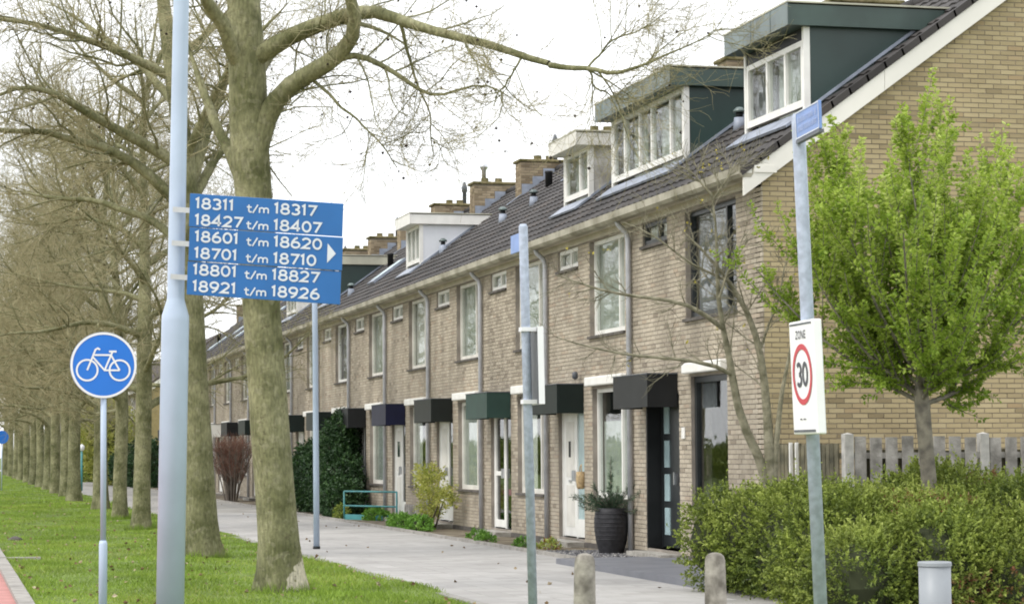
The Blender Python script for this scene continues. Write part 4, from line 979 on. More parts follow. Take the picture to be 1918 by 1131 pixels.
# ------------------------------------------------------------------ green street tree with upright leafy shoots
bt_ = (10.12, 22.5, 0)
TG = thing('street_tree', 'small street tree in fresh light green leaf, rising from the hedge before the yellow gable', 'tree', bt_)
r = np.random.default_rng(31)
fork = np.array([10.02, 22.46, 2.12])-np.array(bt_)
tk = [(0.02, 0, -.05), (.01, 0, .6), (.0, 0, 1.08), (-.05, -.02, 1.6), tuple(fork), tuple(fork+np.array([.0, .0, .5])), tuple(fork+np.array([.03, .02, 1.5])), tuple(fork+np.array([0, 0, 2.6]))]
tkm = trunk_mesh(tk, ([0, .5, 1.6, 2.1, 2.5, 3.4, 4.7], [.095, .088, .078, .080, .045, .03, .008]), n=14, seed=3, flare=.5)
limbs = []; rads = []
nl = 26
for i in range(nl):
    a = i*2.399+r.uniform(-.3, .3); f = i/(nl-1)
    el = .36+.78*f+r.uniform(-.1, .1); ln = 2.45*r.uniform(.66, 1.2)*(1 - .14*f)
    b = fork+np.array([0, 0, -.05+.55*f]); d = np.array([math.cos(a)*math.cos(el), math.sin(a)*math.cos(el)*.9, math.sin(el)])
    q = [b]
    for s_ in range(7):
        b = b+d*ln/7; q.append(b); d = unit(d+r.normal(0, .07, 3)+np.array([0, 0, .085]))
    limbs.append(np.array(q)); rads.append(np.linspace(.028, .006, 8)*(1 if i < 16 else .8))
L = np.stack(limbs); RL = np.stack(rads)
P2, R2 = grow(r, L, RL, 9, .12, 1, 1.3, .6, .42, .05, 7, .5, .012, .004, .4, .1)
Pb, Rb = grow(r, L[:18], RL[:18], 4, .04, .4, .75, .8, .22, .10, 7, .45, .010, .004, .4, .2)      # short leafy shoots low on the limbs
P2 = np.concatenate([P2, Pb]); R2 = np.concatenate([R2, Rb])
P3, R3 = grow(r, P2, R2, 3, .1, .85, .42, .7, .15, .10, 5, .6, .006, .003, .4, .3)
for A_ in (L, P2, P3):      # the crown stays within its grown height
    z_ = A_[:, :, 2]; A_[:, :, 2] = np.where(z_ > 3.5, 3.5+(z_-3.5)*.86, z_)
keep2 = (P2[:, :, 2].min(1) > 1.98); P2, R2 = P2[keep2], R2[keep2]
new_obj('trunk', np_mesh('trunk', *tkm, smooth=True), M['smallbark'], TG)
merged('branches', [tubes(L, RL, 6), tubes(P2, R2, 4), tubes(P3, R3, 3)], M['smallbark'], TG)
def along(P, per, t0, jit):
    K, p, _ = P.shape; pi = np.repeat(np.arange(K), per); t = r.uniform(t0, 1.02, len(pi))*(p-1); i0 = np.clip(t.astype(int), 0, p-2); f = (t-i0)[:, None]
    c = P[pi, i0]*(1-f)+P[pi, i0+1]*f; tn = unit(P[pi, i0+1]-P[pi, i0]); sd = unit(np.cross(tn, r.normal(size=(len(pi), 3))))
    return c+sd*jit*r.uniform(.5, 1.3, len(pi))[:, None], tn*.5+sd*.9+np.array([0, 0, -.15]), pi
C1, D1, _ = along(L, 110, .10, .045); C2, D2, p2 = along(P2, 140, .04, .036); C3, D3, p3 = along(P3, 34, .05, .035)
Cc = np.concatenate([C1, C2, C3]); Dd = np.concatenate([D1, D2, D3])
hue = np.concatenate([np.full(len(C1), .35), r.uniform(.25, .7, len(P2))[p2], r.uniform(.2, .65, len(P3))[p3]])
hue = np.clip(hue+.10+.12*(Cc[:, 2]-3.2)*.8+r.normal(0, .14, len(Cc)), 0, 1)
lv, lq = leaves(r, Cc, Dd, .058, .034)
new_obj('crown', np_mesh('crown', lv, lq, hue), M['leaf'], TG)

# ------------------------------------------------------------------ bare multi-stemmed tree at the corner of the terrace
bb = (9.52, 25.73, 0)
TB = thing('bare_tree', 'bare multi-stemmed small tree with mossy limbs at the corner of the terrace', 'tree', bb)
r = np.random.default_rng(41)
stem_l = [rel(q, bb) for q in (
    [[9.50, 25.73, -.05], [9.51, 25.73, .8], [9.50, 25.73, 1.45], [9.30, 25.78, 1.66], [9.18, 25.78, 1.95], [9.11, 25.78, 2.3], [9.04, 25.76, 2.83], [8.91, 25.76, 3.21], [8.86, 25.58, 3.5], [8.81, 25.54, 3.88], [8.84, 25.51, 4.2], [8.76, 25.5, 4.63]],
    [[9.52, 25.73, -.05], [9.53, 25.73, .8], [9.53, 25.73, 1.5], [9.48, 25.69, 2.19], [9.41, 25.67, 2.82], [9.25, 25.68, 3.27], [9.06, 25.7, 3.58], [8.75, 25.75, 3.96], [8.5, 25.8, 4.2]],
    [[9.56, 25.72, .9], [9.58, 25.70, 1.56], [9.66, 25.64, 2.32], [9.75, 25.59, 2.76], [9.80, 25.5, 3.2]])]
stem_r = [[.085, .085, .075, .062, .055, .05, .045, .035, .028, .022, .014, .008], [.09, .09, .08, .06, .05, .042, .032, .02, .008], [.05, .042, .03, .02, .008]]
br_l = [rel(q, bb) for q in (
    [[8.95, 25.72, 3.05], [8.63, 25.62, 3.26], [8.39, 25.68, 3.38], [7.96, 25.78, 3.40], [7.54, 25.88, 3.48], [6.99, 26.0, 3.67]],
    [[9.08, 25.76, 2.5], [8.82, 25.62, 2.63], [8.4, 25.72, 2.69], [7.91, 25.84, 2.71], [7.36, 25.97, 2.83], [6.99, 26.05, 2.95]],
    [[8.76, 25.5, 4.6], [8.56, 25.54, 4.86], [8.31, 25.59, 4.98]], [[8.78, 25.5, 4.55], [8.95, 25.5, 4.8], [9.1, 25.5, 5.05]],
    [[8.86, 25.56, 3.4], [9.03, 25.48, 3.88], [9.17, 25.43, 4.19]],
    [[9.41, 25.67, 2.8], [9.6, 25.6, 3.3], [9.7, 25.55, 3.9]], [[9.06, 25.7, 3.58], [8.6, 25.6, 3.75], [8.1, 25.6, 4.1], [7.7, 25.6, 4.3]])]
br_r = [[.032, .027, .022, .018, .014, .007], [.028, .024, .019, .015, .011, .006], [.015, .01, .005], [.012, .008, .004], [.015, .01, .005], [.018, .012, .006], [.02, .014, .009, .005]]
S = np.stack([smooth_poly(as_arr(q, 16), 1) for q in stem_l]); SR = np.stack([np.interp(np.linspace(0, 1, 16), np.linspace(0, 1, len(q)), q) for q in stem_r])
Bn = np.stack([smooth_poly(as_arr(q, 9)+np.r_[np.zeros((1, 3)), r.normal(0, .012, (8, 3))], 1) for q in br_l]); BR = np.stack([np.interp(np.linspace(0, 1, 9), np.linspace(0, 1, len(q)), q) for q in br_r])
W2, WR2 = grow(r, Bn, BR, 15, .1, 1, .5, .9, .15, .16, 5, .5, .008, .004, .4, .3)
W2b, WR2b = grow(r, S[:2], SR[:2], 16, .45, 1, .7, .8, .15, .16, 5, .4, .01, .0045, .4, .3)
W2 = np.concatenate([W2, W2b]); WR2 = np.concatenate([WR2, WR2b])
W3, WR3 = grow(r, W2, WR2, 9, .15, 1, .28, .7, .05, .2, 4, .6, .004, .0028, .5, .3)
merged('trunk', [tubes(S, SR, 12)], M['mossbark'], TB); merged('branches', [tubes(Bn, BR, 7)], M['mossbark'], TB)
merged('crown', [tubes(W2, WR2, 4), tubes(W3, WR3, 3)], M['mossbark'], TB)
k = r.choice(len(W3), 46, replace=False)
bv_, bq_ = leaves(r, np.repeat(W3[k, -1], 3, 0)+r.normal(0, .015, (138, 3)), r.normal(size=(138, 3)), .04, .025)
tag(new_obj('buds', np_mesh('buds', bv_, bq_, np.zeros(138)), M['yellowbud'], TB), kind='stuff')

# ------------------------------------------------------------------ hedge and shrubs
def ell_points(r, ells, n, inner=.0, zmin=0.):
    """points spread over (and a little inside) a union of ellipsoids, with outward directions"""
    P = []; N = []; w = np.array([e[3]*e[4]+e[4]*e[5]+e[3]*e[5] for e in ells]); w = w/w.sum()
    for e, ww in zip(ells, w):
        m_ = int(n*ww)+1; d = unit(r.normal(size=(m_, 3))); s = 1-inner*r.uniform(0, 1, m_)**1.6
        P.append(np.array(e[:3])+d*np.array(e[3:])*s[:, None]); N.append(unit(d/np.array(e[3:])))
    P = np.concatenate(P); N = np.concatenate(N)
    ok = P[:, 2] > zmin
    for e in ells:
        q = (P-np.array(e[:3]))/np.array(e[3:]); ok &= (q**2).sum(1) > (.985-inner)**2*.9
    return P[ok], N[ok]
def sprays(r, P, N, per, spread, ln, wd, droop=.0):
    n = len(P); up = unit(N+r.normal(0, .55, (n, 3))+np.array([0, 0, .35-droop]))
    t = r.uniform(-.5, 1, (n, per)); sd = unit(r.normal(size=(n, per, 3)))
    C = P[:, None]+up[:, None]*t[..., None]*spread+sd*spread*.28
    D = up[:, None]*.7+sd
    return C.reshape(-1, 3), D.reshape(-1, 3), np.repeat(np.arange(n), per)
HG = thing('hedge', 'broad evergreen hedge of feathery green sprays round the street tree', 'hedge', (10.6, 23.0, 0))
r = np.random.default_rng(51); g = np.array(ORG[HG.name])
ells = []
for i in range(26):
    f = i/25
    x = 8.85+4.8*f; y = 22.6+.9*math.sin(i*2.1)+.9*f
    ells.append((x+r.uniform(-.2, .2), y+r.uniform(-.7, .7), .30+r.uniform(0, .32), .48+r.uniform(0, .35), .75+r.uniform(0, .3), .66+r.uniform(0, .24)))
for i in range(16):
    x = 8.74+4.6*i/15; ells.append((x+r.uniform(-.15, .15), 21.0+.15*(x-8)+r.uniform(-.3, .3), .12+r.uniform(0, .28), r.uniform(.42, .62), .6, .50+r.uniform(0, .32)))
for x, y, z in ((8.75, 25.0, .75), (8.95, 24.4, .8), (9.5, 24.0, .78)): ells.append((x, y, z-.2, .6, .55, .6))
Pp, Nn = ell_points(r, ells, 52000, .25)
front = (Nn[:, 1] < .35) | (Nn[:, 2] > .6)       # the far side of the hedge is built thinner
Pp, Nn = Pp[front], Nn[front]
upv = unit(Nn+r.normal(0, .45, Nn.shape)+np.array([0, 0, .35])); per = 15
ln_ = r.uniform(.07, .17, len(Pp)); ln_[r.uniform(0, 1, len(Pp)) < .06] *= 2.0
tt_ = np.linspace(-.35, 1, per)[None]+r.uniform(-.05, .05, (len(Pp), per))
sd_ = unit(r.normal(size=(len(Pp), per, 3)))
Cc = (Pp[:, None]+upv[:, None]*(tt_*ln_[:, None])[..., None]+sd_*(.030*(1.15-tt_))[..., None]).reshape(-1, 3)
Dd = (upv[:, None]*.8+sd_).reshape(-1, 3); pi = np.repeat(np.arange(len(Pp)), per)
base = .18+.12*np.clip(Nn[:, 2], 0, 1)+.17*np.sin(Pp[:, 0]*3.1)*np.sin(Pp[:, 2]*4+Pp[:, 1]*2)+r.normal(0, .10, len(Pp))  # sprays facing up are tinted paler: top highlights put into the leaf colour
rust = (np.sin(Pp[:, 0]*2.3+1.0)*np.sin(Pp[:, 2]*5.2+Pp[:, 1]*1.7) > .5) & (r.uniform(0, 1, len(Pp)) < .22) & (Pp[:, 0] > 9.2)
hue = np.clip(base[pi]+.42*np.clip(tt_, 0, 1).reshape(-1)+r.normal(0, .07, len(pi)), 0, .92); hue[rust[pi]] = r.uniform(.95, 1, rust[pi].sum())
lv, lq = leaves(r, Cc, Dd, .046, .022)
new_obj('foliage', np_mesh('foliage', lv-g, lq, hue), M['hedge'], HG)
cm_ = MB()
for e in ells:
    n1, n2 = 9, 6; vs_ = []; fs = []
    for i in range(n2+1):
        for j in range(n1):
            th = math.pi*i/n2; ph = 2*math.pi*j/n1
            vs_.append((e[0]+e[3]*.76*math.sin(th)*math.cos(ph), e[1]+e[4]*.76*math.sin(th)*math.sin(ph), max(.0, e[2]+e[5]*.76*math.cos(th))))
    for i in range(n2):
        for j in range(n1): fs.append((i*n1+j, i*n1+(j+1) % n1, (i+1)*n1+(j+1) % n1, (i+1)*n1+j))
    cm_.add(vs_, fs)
tag(cm_.build('branches', M['darkcore'], HG), kind='stuff')  # solid dark cores for the inner branches, shade put into their colour

def shrub(name, label, cat, loc, ells, n, per, spread, ln, wd, mtl, seed, stems=None, inner=.3, droop=0., hue0=.5, core=True, group=None):
    H = thing(name, label, cat, loc, group); r = np.random.default_rng(seed); g = np.array(loc)
    P_, N_ = ell_points(r, ells, n, inner)
    C_, D_, pi_ = sprays(r, P_, N_, per, spread, ln, wd, droop)
    hu = np.clip(r.normal(hue0, .2, len(P_))[pi_]+r.normal(0, .1, len(pi_)), 0, 1)
    v_, q_ = leaves(r, C_, D_, ln, wd)
    new_obj('foliage', np_mesh('foliage', v_-g, q_, hu), M[mtl], H)
    b_ = MB()
    for s_ in range(stems or 5):
        e = ells[s_ % len(ells)]
        tip = (e[0]+r.uniform(-.3, .3)*e[3], e[1]+r.uniform(-.3, .3)*e[4], e[2]+r.uniform(.0, .5)*e[5])
        bx = (loc[0]+r.uniform(-.06, .06), loc[1]+r.uniform(-.06, .06), 0)
        mid = tuple((bx[i]+tip[i])/2+(r.uniform(-.05, .05)) for i in range(3))
        b_.tube([bx, mid, tip], [.022, .015, .006], 6)
    b_.build('stem', M['greytwig'], H, True)
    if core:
        c_ = MB()  # dark filler behind the leaves, standing for shaded inner twigs
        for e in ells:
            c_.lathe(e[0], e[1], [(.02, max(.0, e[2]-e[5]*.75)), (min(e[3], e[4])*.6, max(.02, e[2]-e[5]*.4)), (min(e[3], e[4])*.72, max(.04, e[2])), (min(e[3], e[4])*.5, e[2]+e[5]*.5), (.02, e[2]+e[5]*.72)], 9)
        tag(c_.build('dark_core', M['darkcore'], H), kind='stuff')
    return H
shrub('evergreen_bush', 'big dark evergreen bush leaning against the house fronts beside the slim lamp post', 'bush', (9.75, 58.3, 0),
      [(9.75, 57.3, .8, .5, 1.5, .9), (9.8, 59.5, 1.05, .55, 1.7, 1.05), (9.85, 58.0, 1.65, .42, 1.0, .85), (9.7, 61.6, .9, .5, 1.5, 1.0), (9.9, 57.6, 2.15, .3, .55, .5), (9.6, 56.0, .45, .45, 1.0, .55)], 5200, 8, .16, .10, .06, 'darkleaf', 61)
shrub('yellow_shrub', 'yellow-green leafing shrub in front of the fourth house', 'shrub', (9.85, 46.6, 0),
      [(9.85, 46.9, 1.15, .30, .75, .22), (9.9, 47.6, .98, .2, .45, .16), (9.8, 46.3, .75, .28, .6, .2), (9.9, 45.5, .72, .25, .5, .2), (9.8, 46.5, .42, .25, .5, .22)], 400, 8, .12, .07, .032, 'yellowleaf', 62, stems=11, inner=.75, core=False)
shrub('ground_cover', 'low bright green plant spilling over the edge of the path below the yellow shrub', 'plant', (9.35, 46.0, 0),
      [(9.35, 47.2, .1, .22, .9, .2), (9.4, 45.7, .12, .22, .9, .2), (9.6, 48.5, .1, .3, .8, .2)], 700, 7, .06, .07, .04, 'coverleaf', 63, inner=.3)
shrub('ground_cover', 'small green mound inside the teal railing', 'plant', (9.9, 53.2, 0), [(9.9, 53.2, .08, .3, .7, .24)], 330, 7, .06, .07, .04, 'coverleaf', 64)
shrub('ground_cover', 'green tuft growing beside the base of the dark evergreen bush', 'plant', (9.4, 55.0, 0), [(9.4, 55.0, .1, .18, .5, .26)], 220, 7, .06, .07, .035, 'hedge', 65)
for i, (x, y, lab) in enumerate(((9.55, 41.2, 'low weedy plant at the foot of the third house beneath its window'), (9.45, 37.2, 'sparse low weeds between the white door and the path edge'),
                                 (9.6, 36.2, 'reddish low plant beside the tall dark planter'), (9.3, 39.5, 'small green weed by the edging in front of the white door'))):
    shrub('weed', lab, 'plant', (x, y, 0), [(x, y, .06, .16, .45, .13)], 150, 6, .05, .05, .025, 'coverleaf' if i != 2 else 'hedge', 70+i, stems=3, core=False, hue0=.35 if i != 2 else .8)
# bare red-tipped shrub
def bare_shrub(name, label, loc, h, w, seed, n0=22):
    H = thing(name, label, 'shrub', loc); r = np.random.default_rng(seed)
    st = []
    for i in range(n0):
        a = r.uniform(0, 6.28); d = np.array([math.cos(a)*w*.5*r.uniform(.2, 1), math.sin(a)*w*1.4*r.uniform(.2, 1), 0]); 
        st.append([np.array([d[0]*.25, d[1]*.5, 0]), np.array([d[0]*.45, d[1]*.7, h*.35]), d*.85+np.array([0, 0, h*.7]), d+np.array([0, 0, h*r.uniform(.85, 1)])])
    S_ = np.stack([as_arr(q, 7) for q in st]); SR_ = np.tile(np.linspace(.028, .008, 7), (n0, 1))
    A_, AR = grow(r, S_, SR_, 12, .3, 1, .55, .6, .25, .15, 5, .5, .012, .006, .4, .2); B_, BR_ = grow(r, A_, AR, 6, .2, 1, .30, .6, .2, .18, 4, .6, .007, .005, .6, .2)
    merged('stem', [tubes(S_, SR_, 6), tubes(A_, AR, 4)], M['greytwig'], H)
    V_, Q_ = tubes(B_, BR_, 3); new_obj('crown', np_mesh('crown', V_, Q_, r.uniform(0, 1, len(Q_))), M['redtwig'], H)
bare_shrub('bare_shrub', 'bare shrub with reddish twig tips in front of the white canopy house', (9.35, 76.5, 0), 1.9, 1.5, 81, 46)
# planter with conifer
PL = thing('planter', 'tall dark ribbed planter standing by the black-doored house', 'planter', (9.98, 33.95, 0))
MB().lathe(9.98, 33.95, [(.17, .0), (.185, .05), (.235, .22), (.262, .42), (.262, .56), (.245, .68), (.225, .74), (.205, .74), (.205, .70), (.19, .66)], 28).build('pot', M['planter'], PL, True)
for i in range(9):
    z = .12+i*.065; rr = np.interp(z, [.05, .22, .42, .56, .68], [.185, .235, .262, .262, .245])+.001
    MB().lathe(9.98, 33.95, [(rr-.006, z), (rr+.004, z+.008), (rr+.004, z+.02), (rr-.006, z+.028)], 28).build('rib', M['planter'], PL, True)
MB().lathe(9.98, 33.95, [(.20, .67), (.20, .70)], 20).build('earth', M['soil'], PL)
CF = thing('potted_conifer', 'spreading dark green conifer growing in the tall planter', 'plant', (9.98, 33.95, .70))
r = np.random.default_rng(91); q = []
for i in range(26):
    a = i*2.4; el = r.uniform(-.05, .75); ln = r.uniform(.5, .74) if el < .4 else r.uniform(.38, .6)
    b = np.array([0, 0, .0]); d = np.array([math.cos(a)*math.cos(el), math.sin(a)*math.cos(el), math.sin(el)]); o_ = [b]
    for s_ in range(6): b = b+d*ln/6; o_.append(b); d = unit(d+np.array([0, 0, .05])+r.normal(0, .04, 3))
    q.append(o_)
q.append([(0, 0, z) for z in np.linspace(0, .78, 7)]); q.append([(.02*z, .02, z) for z in np.linspace(0, .55, 7)])
Q3 = np.array(q, float); merged('stem', [tubes(Q3, np.tile(np.linspace(.012, .004, 7), (len(Q3), 1)), 5)], M['smallbark'], CF)
K, p, _ = Q3.shape; pi = np.repeat(np.arange(K), 150); t = r.uniform(.1, 1, len(pi))*(p-1); i0 = np.clip(t.astype(int), 0, p-2); f = (t-i0)[:, None]
c = Q3[pi, i0]*(1-f)+Q3[pi, i0+1]*f; tn = unit(Q3[pi, i0+1]-Q3[pi, i0]); sd_ = unit(r.normal(size=c.shape))
lv, lq = leaves(r, c+(tn*.6+sd_)*.03, tn*.6+sd_, .085, .009)
new_obj('foliage', np_mesh('foliage', lv, lq, r.uniform(0, 1, len(lq))), M['needle'], CF)
# gravel by the planter
n = 1500; x = r.uniform(9.2, 10.22, n); y = r.uniform(31.95, 35.2, n); s = r.uniform(.012, .03, n)
base = np.array([[0, 0, .6], [1, 0, 0], [0, 1, .1], [-1, 0, 0], [0, -1, .1], [0, 0, -.6]]); tri = np.array([[0,1,2],[0,2,3],[0,3,4],[0,4,1],[5,2,1],[5,3,2],[5,4,3],[5,1,4]])
v, q, t = replicate(base, tri, np.eye(3)[None]*s[:, None, None], np.stack([x, y, .04+s*.3], 1), r.uniform(0, 1, n))
M['gravel'] = tint_mat('gravel', [(0, (.06, .06, .065)), (.7, (.16, .16, .17)), (1, (.34, .33, .31))], .8)
tag(new_obj('gravel', np_mesh('gravel', v, q, t), M['gravel']), kind='stuff')
# far greenery beyond the trunks
shrub('evergreen_bush', 'dark bush at the end of the path, left of the thick lamp post', 'bush', (9.6, 113, 0), [(9.6, 113, 1.1, 1.0, 2, 1.3), (9.2, 117, .9, 1.0, 2, 1.0)], 1500, 7, .22, .16, .09, 'darkleaf', 66)
shrub('yellow_bush', 'tall yellow flowering bush far behind the plane trunks', 'bush', (8.6, 122, 0), [(8.6, 122, 2.2, 1.6, 2.5, 2.2), (8.2, 125, 3.4, 1.2, 2, 1.6)], 2600, 7, .25, .16, .09, 'yellowleaf', 67, inner=.5)
shrub('evergreen_bush', 'far green hedge bush beside the pavement between the plane trunks', 'bush', (8.9, 138, 0), [(8.9, 138, .8, 1.2, 4, 1.1), (8.0, 150, 1.0, 1.5, 5, 1.4)], 2200, 7, .22, .16, .09, 'hedge', 68)
shrub('evergreen_bush', 'dark green bush deep between the far plane trunks', 'bush', (7.4, 165, 0), [(7.4, 165, 1.3, 1.5, 5, 1.8)], 1500, 7, .25, .2, .12, 'darkleaf', 69)
rw = np.random.default_rng(77)  # low woods added out of view, for the window panes to reflect
we = [(-24+rw.uniform(-3, 3), y_, rw.uniform(.4, 1.0), rw.uniform(2.5, 4), rw.uniform(3, 5), rw.uniform(1.0, 2.0)) for y_ in np.arange(25, 230, 5.5)]
Pw, Nw = ell_points(rw, we, 9000, .4); Cw, Dw, iw = sprays(rw, Pw, Nw, 4, .5, .4, .3)
wv_, wq_ = leaves(rw, Cw, Dw, .45, .32)
tag(new_obj('unseen_reflection_woods', np_mesh('unseen_reflection_woods', wv_, wq_, np.clip(rw.normal(.35, .2, len(wq_)), 0, .9)), M['hedge']), kind='stuff')
# teal railing and low picket
RL_ = thing('railing', 'teal tubular railing with a kick board beside the path', 'railing', (9.77, 53.2, 0))
pa, pb_ = Vector((9.30, 54.1, 0)), Vector((10.22, 52.3, 0))
for f in (0, 1):
    p_ = pa.lerp(pb_, f); MB().tube([(p_.x, p_.y, .0), (p_.x, p_.y, .70)], .022, 10).build('post', M['teal'], RL_, True)
for z in (.70, .36):
    MB().tube([(pa.x, pa.y, z), (pb_.x, pb_.y, z)], .021, 10).build('rail', M['teal'], RL_, True)
d_ = (pb_-pa); nrm = Vector((-d_.y, d_.x, 0)).normalized()*.03
MB().obox(pa+Vector((0, 0, .03)), d_, nrm, (0, 0, .13)).build('kick_board', M['teal'], RL_)
PK = thing('picket_fence', 'low grey picket fence against the wall below a window', 'fence', (10.12, 49.9, 0))
for i in range(9):
    y = 49.1+i*.2; MB().prism_y([(10.10, .05), (10.13, .05), (10.13, .42), (10.115, .46), (10.10, .42)], y, y+.11).build('picket', M['fence'], PK)
for z in (.14, .32): MB().box(10.131, 10.15, 49.05, 50.9, z, z+.05).build('rail', M['fence'], PK)

# ------------------------------------------------------------------ board fence before the gable
FN = thing('board_fence', 'weathered grey board fence with concrete posts along the foot of the gable', 'fence', (12.3, 25.6, 0))
yF = 25.62
posts = [10.47, 12.22, 13.97]
for x in posts:
    MB().box(x-.055, x+.055, yF-.06, yF+.06, 0, 1.79).add([(x-.055, yF-.06, 1.79), (x+.055, yF-.06, 1.79), (x+.055, yF+.06, 1.79), (x-.055, yF+.06, 1.79), (x, yF, 1.81)], [(0, 1, 4), (1, 2, 4), (2, 3, 4), (3, 0, 4)]).build('post', M['fencepost'], FN)
r = np.random.default_rng(5)
for xa_, xb_ in zip(posts, posts[1:]):
    n_ = 8; pw = (xb_-xa_-.12)/n_
    for i in range(n_):
        x = xa_+.06+i*pw; t_ = r.uniform(-.012, .012); z1 = 1.755+t_
        MB().obox((x+.012, yF-.045, .08), (pw*.72, 0, 0), (r.uniform(-.004, .004), .018, 0), (r.uniform(-.006, .006), 0, z1-.08)).build('board', M['fence'], FN)
    for i in range(n_-1):
        x = xa_+.06+(i+.5)*pw; MB().obox((x+.02, yF+.028, .08), (pw*.72, 0, 0), (0, .018, 0), (0, 0, 1.52+r.uniform(-.01, .01))).build('board', M['fencedark'], FN)  # back row, in a darker colour than the front boards
    for z in (.4, 1.50): MB().box(xa_+.057, xb_-.057, yF-.026, yF+.026, z, z+.07).build('rail', M['fence'], FN)
FS = thing('side_fence', 'dark mossy side fence running from the grey board fence back to the wall', 'fence', (10.45, 26.8, 0))
for i in range(16):
    y = 25.75+i*.14; MB().obox((10.40, y, .06), (.02, 0, 0), (0, .115, 0), (r.uniform(-.004, .004), 0, 1.62+r.uniform(-.015, .015))).build('board', M['fencedark'], FS)
for z in (.4, 1.5): MB().box(10.421, 10.46, 25.72, 27.95, z, z+.07).build('rail', M['fencedark'], FS)
MB().box(10.36, 10.398, 27.25, 27.29, 0, 1.70).build('gate_post', M['white'], FS)
MB().box(10.36, 10.398, 27.05, 27.08, 0, 1.70).build('gate_post', M['white'], FS)

# ------------------------------------------------------------------ lettering drawn as strokes
def arc(cx, cy, rx, ry, a0, a1, n=14): return [(cx+rx*math.cos(R(a0+(a1-a0)*i/n)), cy+ry*math.sin(R(a0+(a1-a0)*i/n))) for i in range(n+1)]
GL = {'0': (.64, [arc(.32, .5, .25, .43, 90, 450, 26)]),
      '1': (.34, [[(.03, .80), (.19, .93), (.19, .03)]]),
      '2': (.64, [arc(.31, .68, .24, .25, 165, -35, 14)+[(.08, .07), (.58, .07)]]),
      '3': (.62, [arc(.28, .71, .23, .22, 150, -90, 14), arc(.28, .27, .25, .22, 90, -150, 14)]),
      '4': (.66, [[(.46, .03), (.46, .93), (.06, .30), (.62, .30)]]),
      '6': (.64, [arc(.32, .30, .25, .25, 0, 360, 22), [(.075, .33), (.12, .58), (.28, .84), (.45, .95)]]),
      '7': (.60, [[(.04, .90), (.54, .90), (.20, .03)]]),
      '8': (.64, [arc(.32, .71, .20, .21, 90, 450, 20), arc(.32, .27, .25, .23, 90, 450, 22)]),
      '9': (.64, [arc(.32, .66, .25, .26, 0, 360, 22), [(.565, .63), (.50, .34), (.34, .12), (.17, .03)]]),
      't': (.46, [[(.18, .82), (.18, .20), (.26, .07), (.42, .07)], [(.02, .58), (.40, .58)]]),
      '/': (.46, [[(.02, -.02), (.40, .88)]]),
      'm': (.86, [[(.06, .03), (.06, .58)], [(.06, .42), (.13, .53), (.24, .57), (.36, .52), (.40, .40), (.40, .03)], [(.40, .42), (.47, .53), (.58, .57), (.70, .52), (.74, .40), (.74, .03)]]),
      'Z': (.62, [[(.05, .93), (.55, .93), (.05, .07), (.57, .07)]]), 'O': (.70, [arc(.34, .5, .27, .43, 90, 450, 24)]),
      'N': (.68, [[(.08, .03), (.08, .97), (.56, .03), (.56, .97)]]), 'E': (.56, [[(.50, .93), (.08, .93), (.08, .07), (.50, .07)], [(.08, .5), (.44, .5)]])}
def ribbon(pts, w, closed=False):
    p = [Vector((a, b)) for a, b in pts]; n = len(p); closed = closed or (p[0]-p[-1]).length < 1e-5
    if closed and (p[0]-p[-1]).length < 1e-5: p = p[:-1]; n -= 1
    Lf = []; Rt = []
    for i in range(n):
        a = p[i]-p[i-1] if (i or closed) else p[1]-p[0]; b = p[(i+1) % n]-p[i] if (i < n-1 or closed) else a
        if i == 0 and not closed: a = b
        a = a.normalized(); b = b.normalized(); na = Vector((-a.y, a.x)); nb = Vector((-b.y, b.x)); m_ = na+nb
        m_ = m_/max(m_.length_squared, .35)*2 if m_.length > 1e-4 else na
        m_ = m_*(w/2)
        Lf.append(p[i]+m_); Rt.append(p[i]-m_)
    vs_ = [(v.x, v.y) for v in Lf]+[(v.x, v.y) for v in Rt]; k = n if closed else n-1
    return vs_, [(n+i, n+(i+1) % n, (i+1) % n, i) for i in range(k)]
class Flat:
    """flat marks on a sign: o = corner, u, v = unit vectors in the sign, w = outward"""
    def __init__(s, o, u, v): s.o, s.u, s.v = Vector(o), Vector(u).normalized(), Vector(v).normalized(); s.w = s.u.cross(s.v).normalized(); s.mb = MB(); s.k = 0
    def pt(s, a, b, h=.003): return s.o+s.u*a+s.v*b+s.w*h
    def stroke(s, pts, wd):
        s.k += 1; vs_, fs = ribbon(pts, wd); s.mb.add([s.pt(a, b, .003+.00025*(s.k % 7)) for a, b in vs_], fs)
    def poly(s, pts, h=.003): s.mb.add([s.pt(a, b, h) for a, b in pts], [tuple(range(len(pts)))])
    def text(s, txt, x, y, h, wx, wd, gap=.06):
        for ch in txt:
            if ch == ' ': x += .4*wx; continue
            adv, st = GL[ch]
            for q in st: s.stroke([(x+a*wx, y+b*h) for a, b in q], wd)
            x += (adv+gap)*wx
        return x

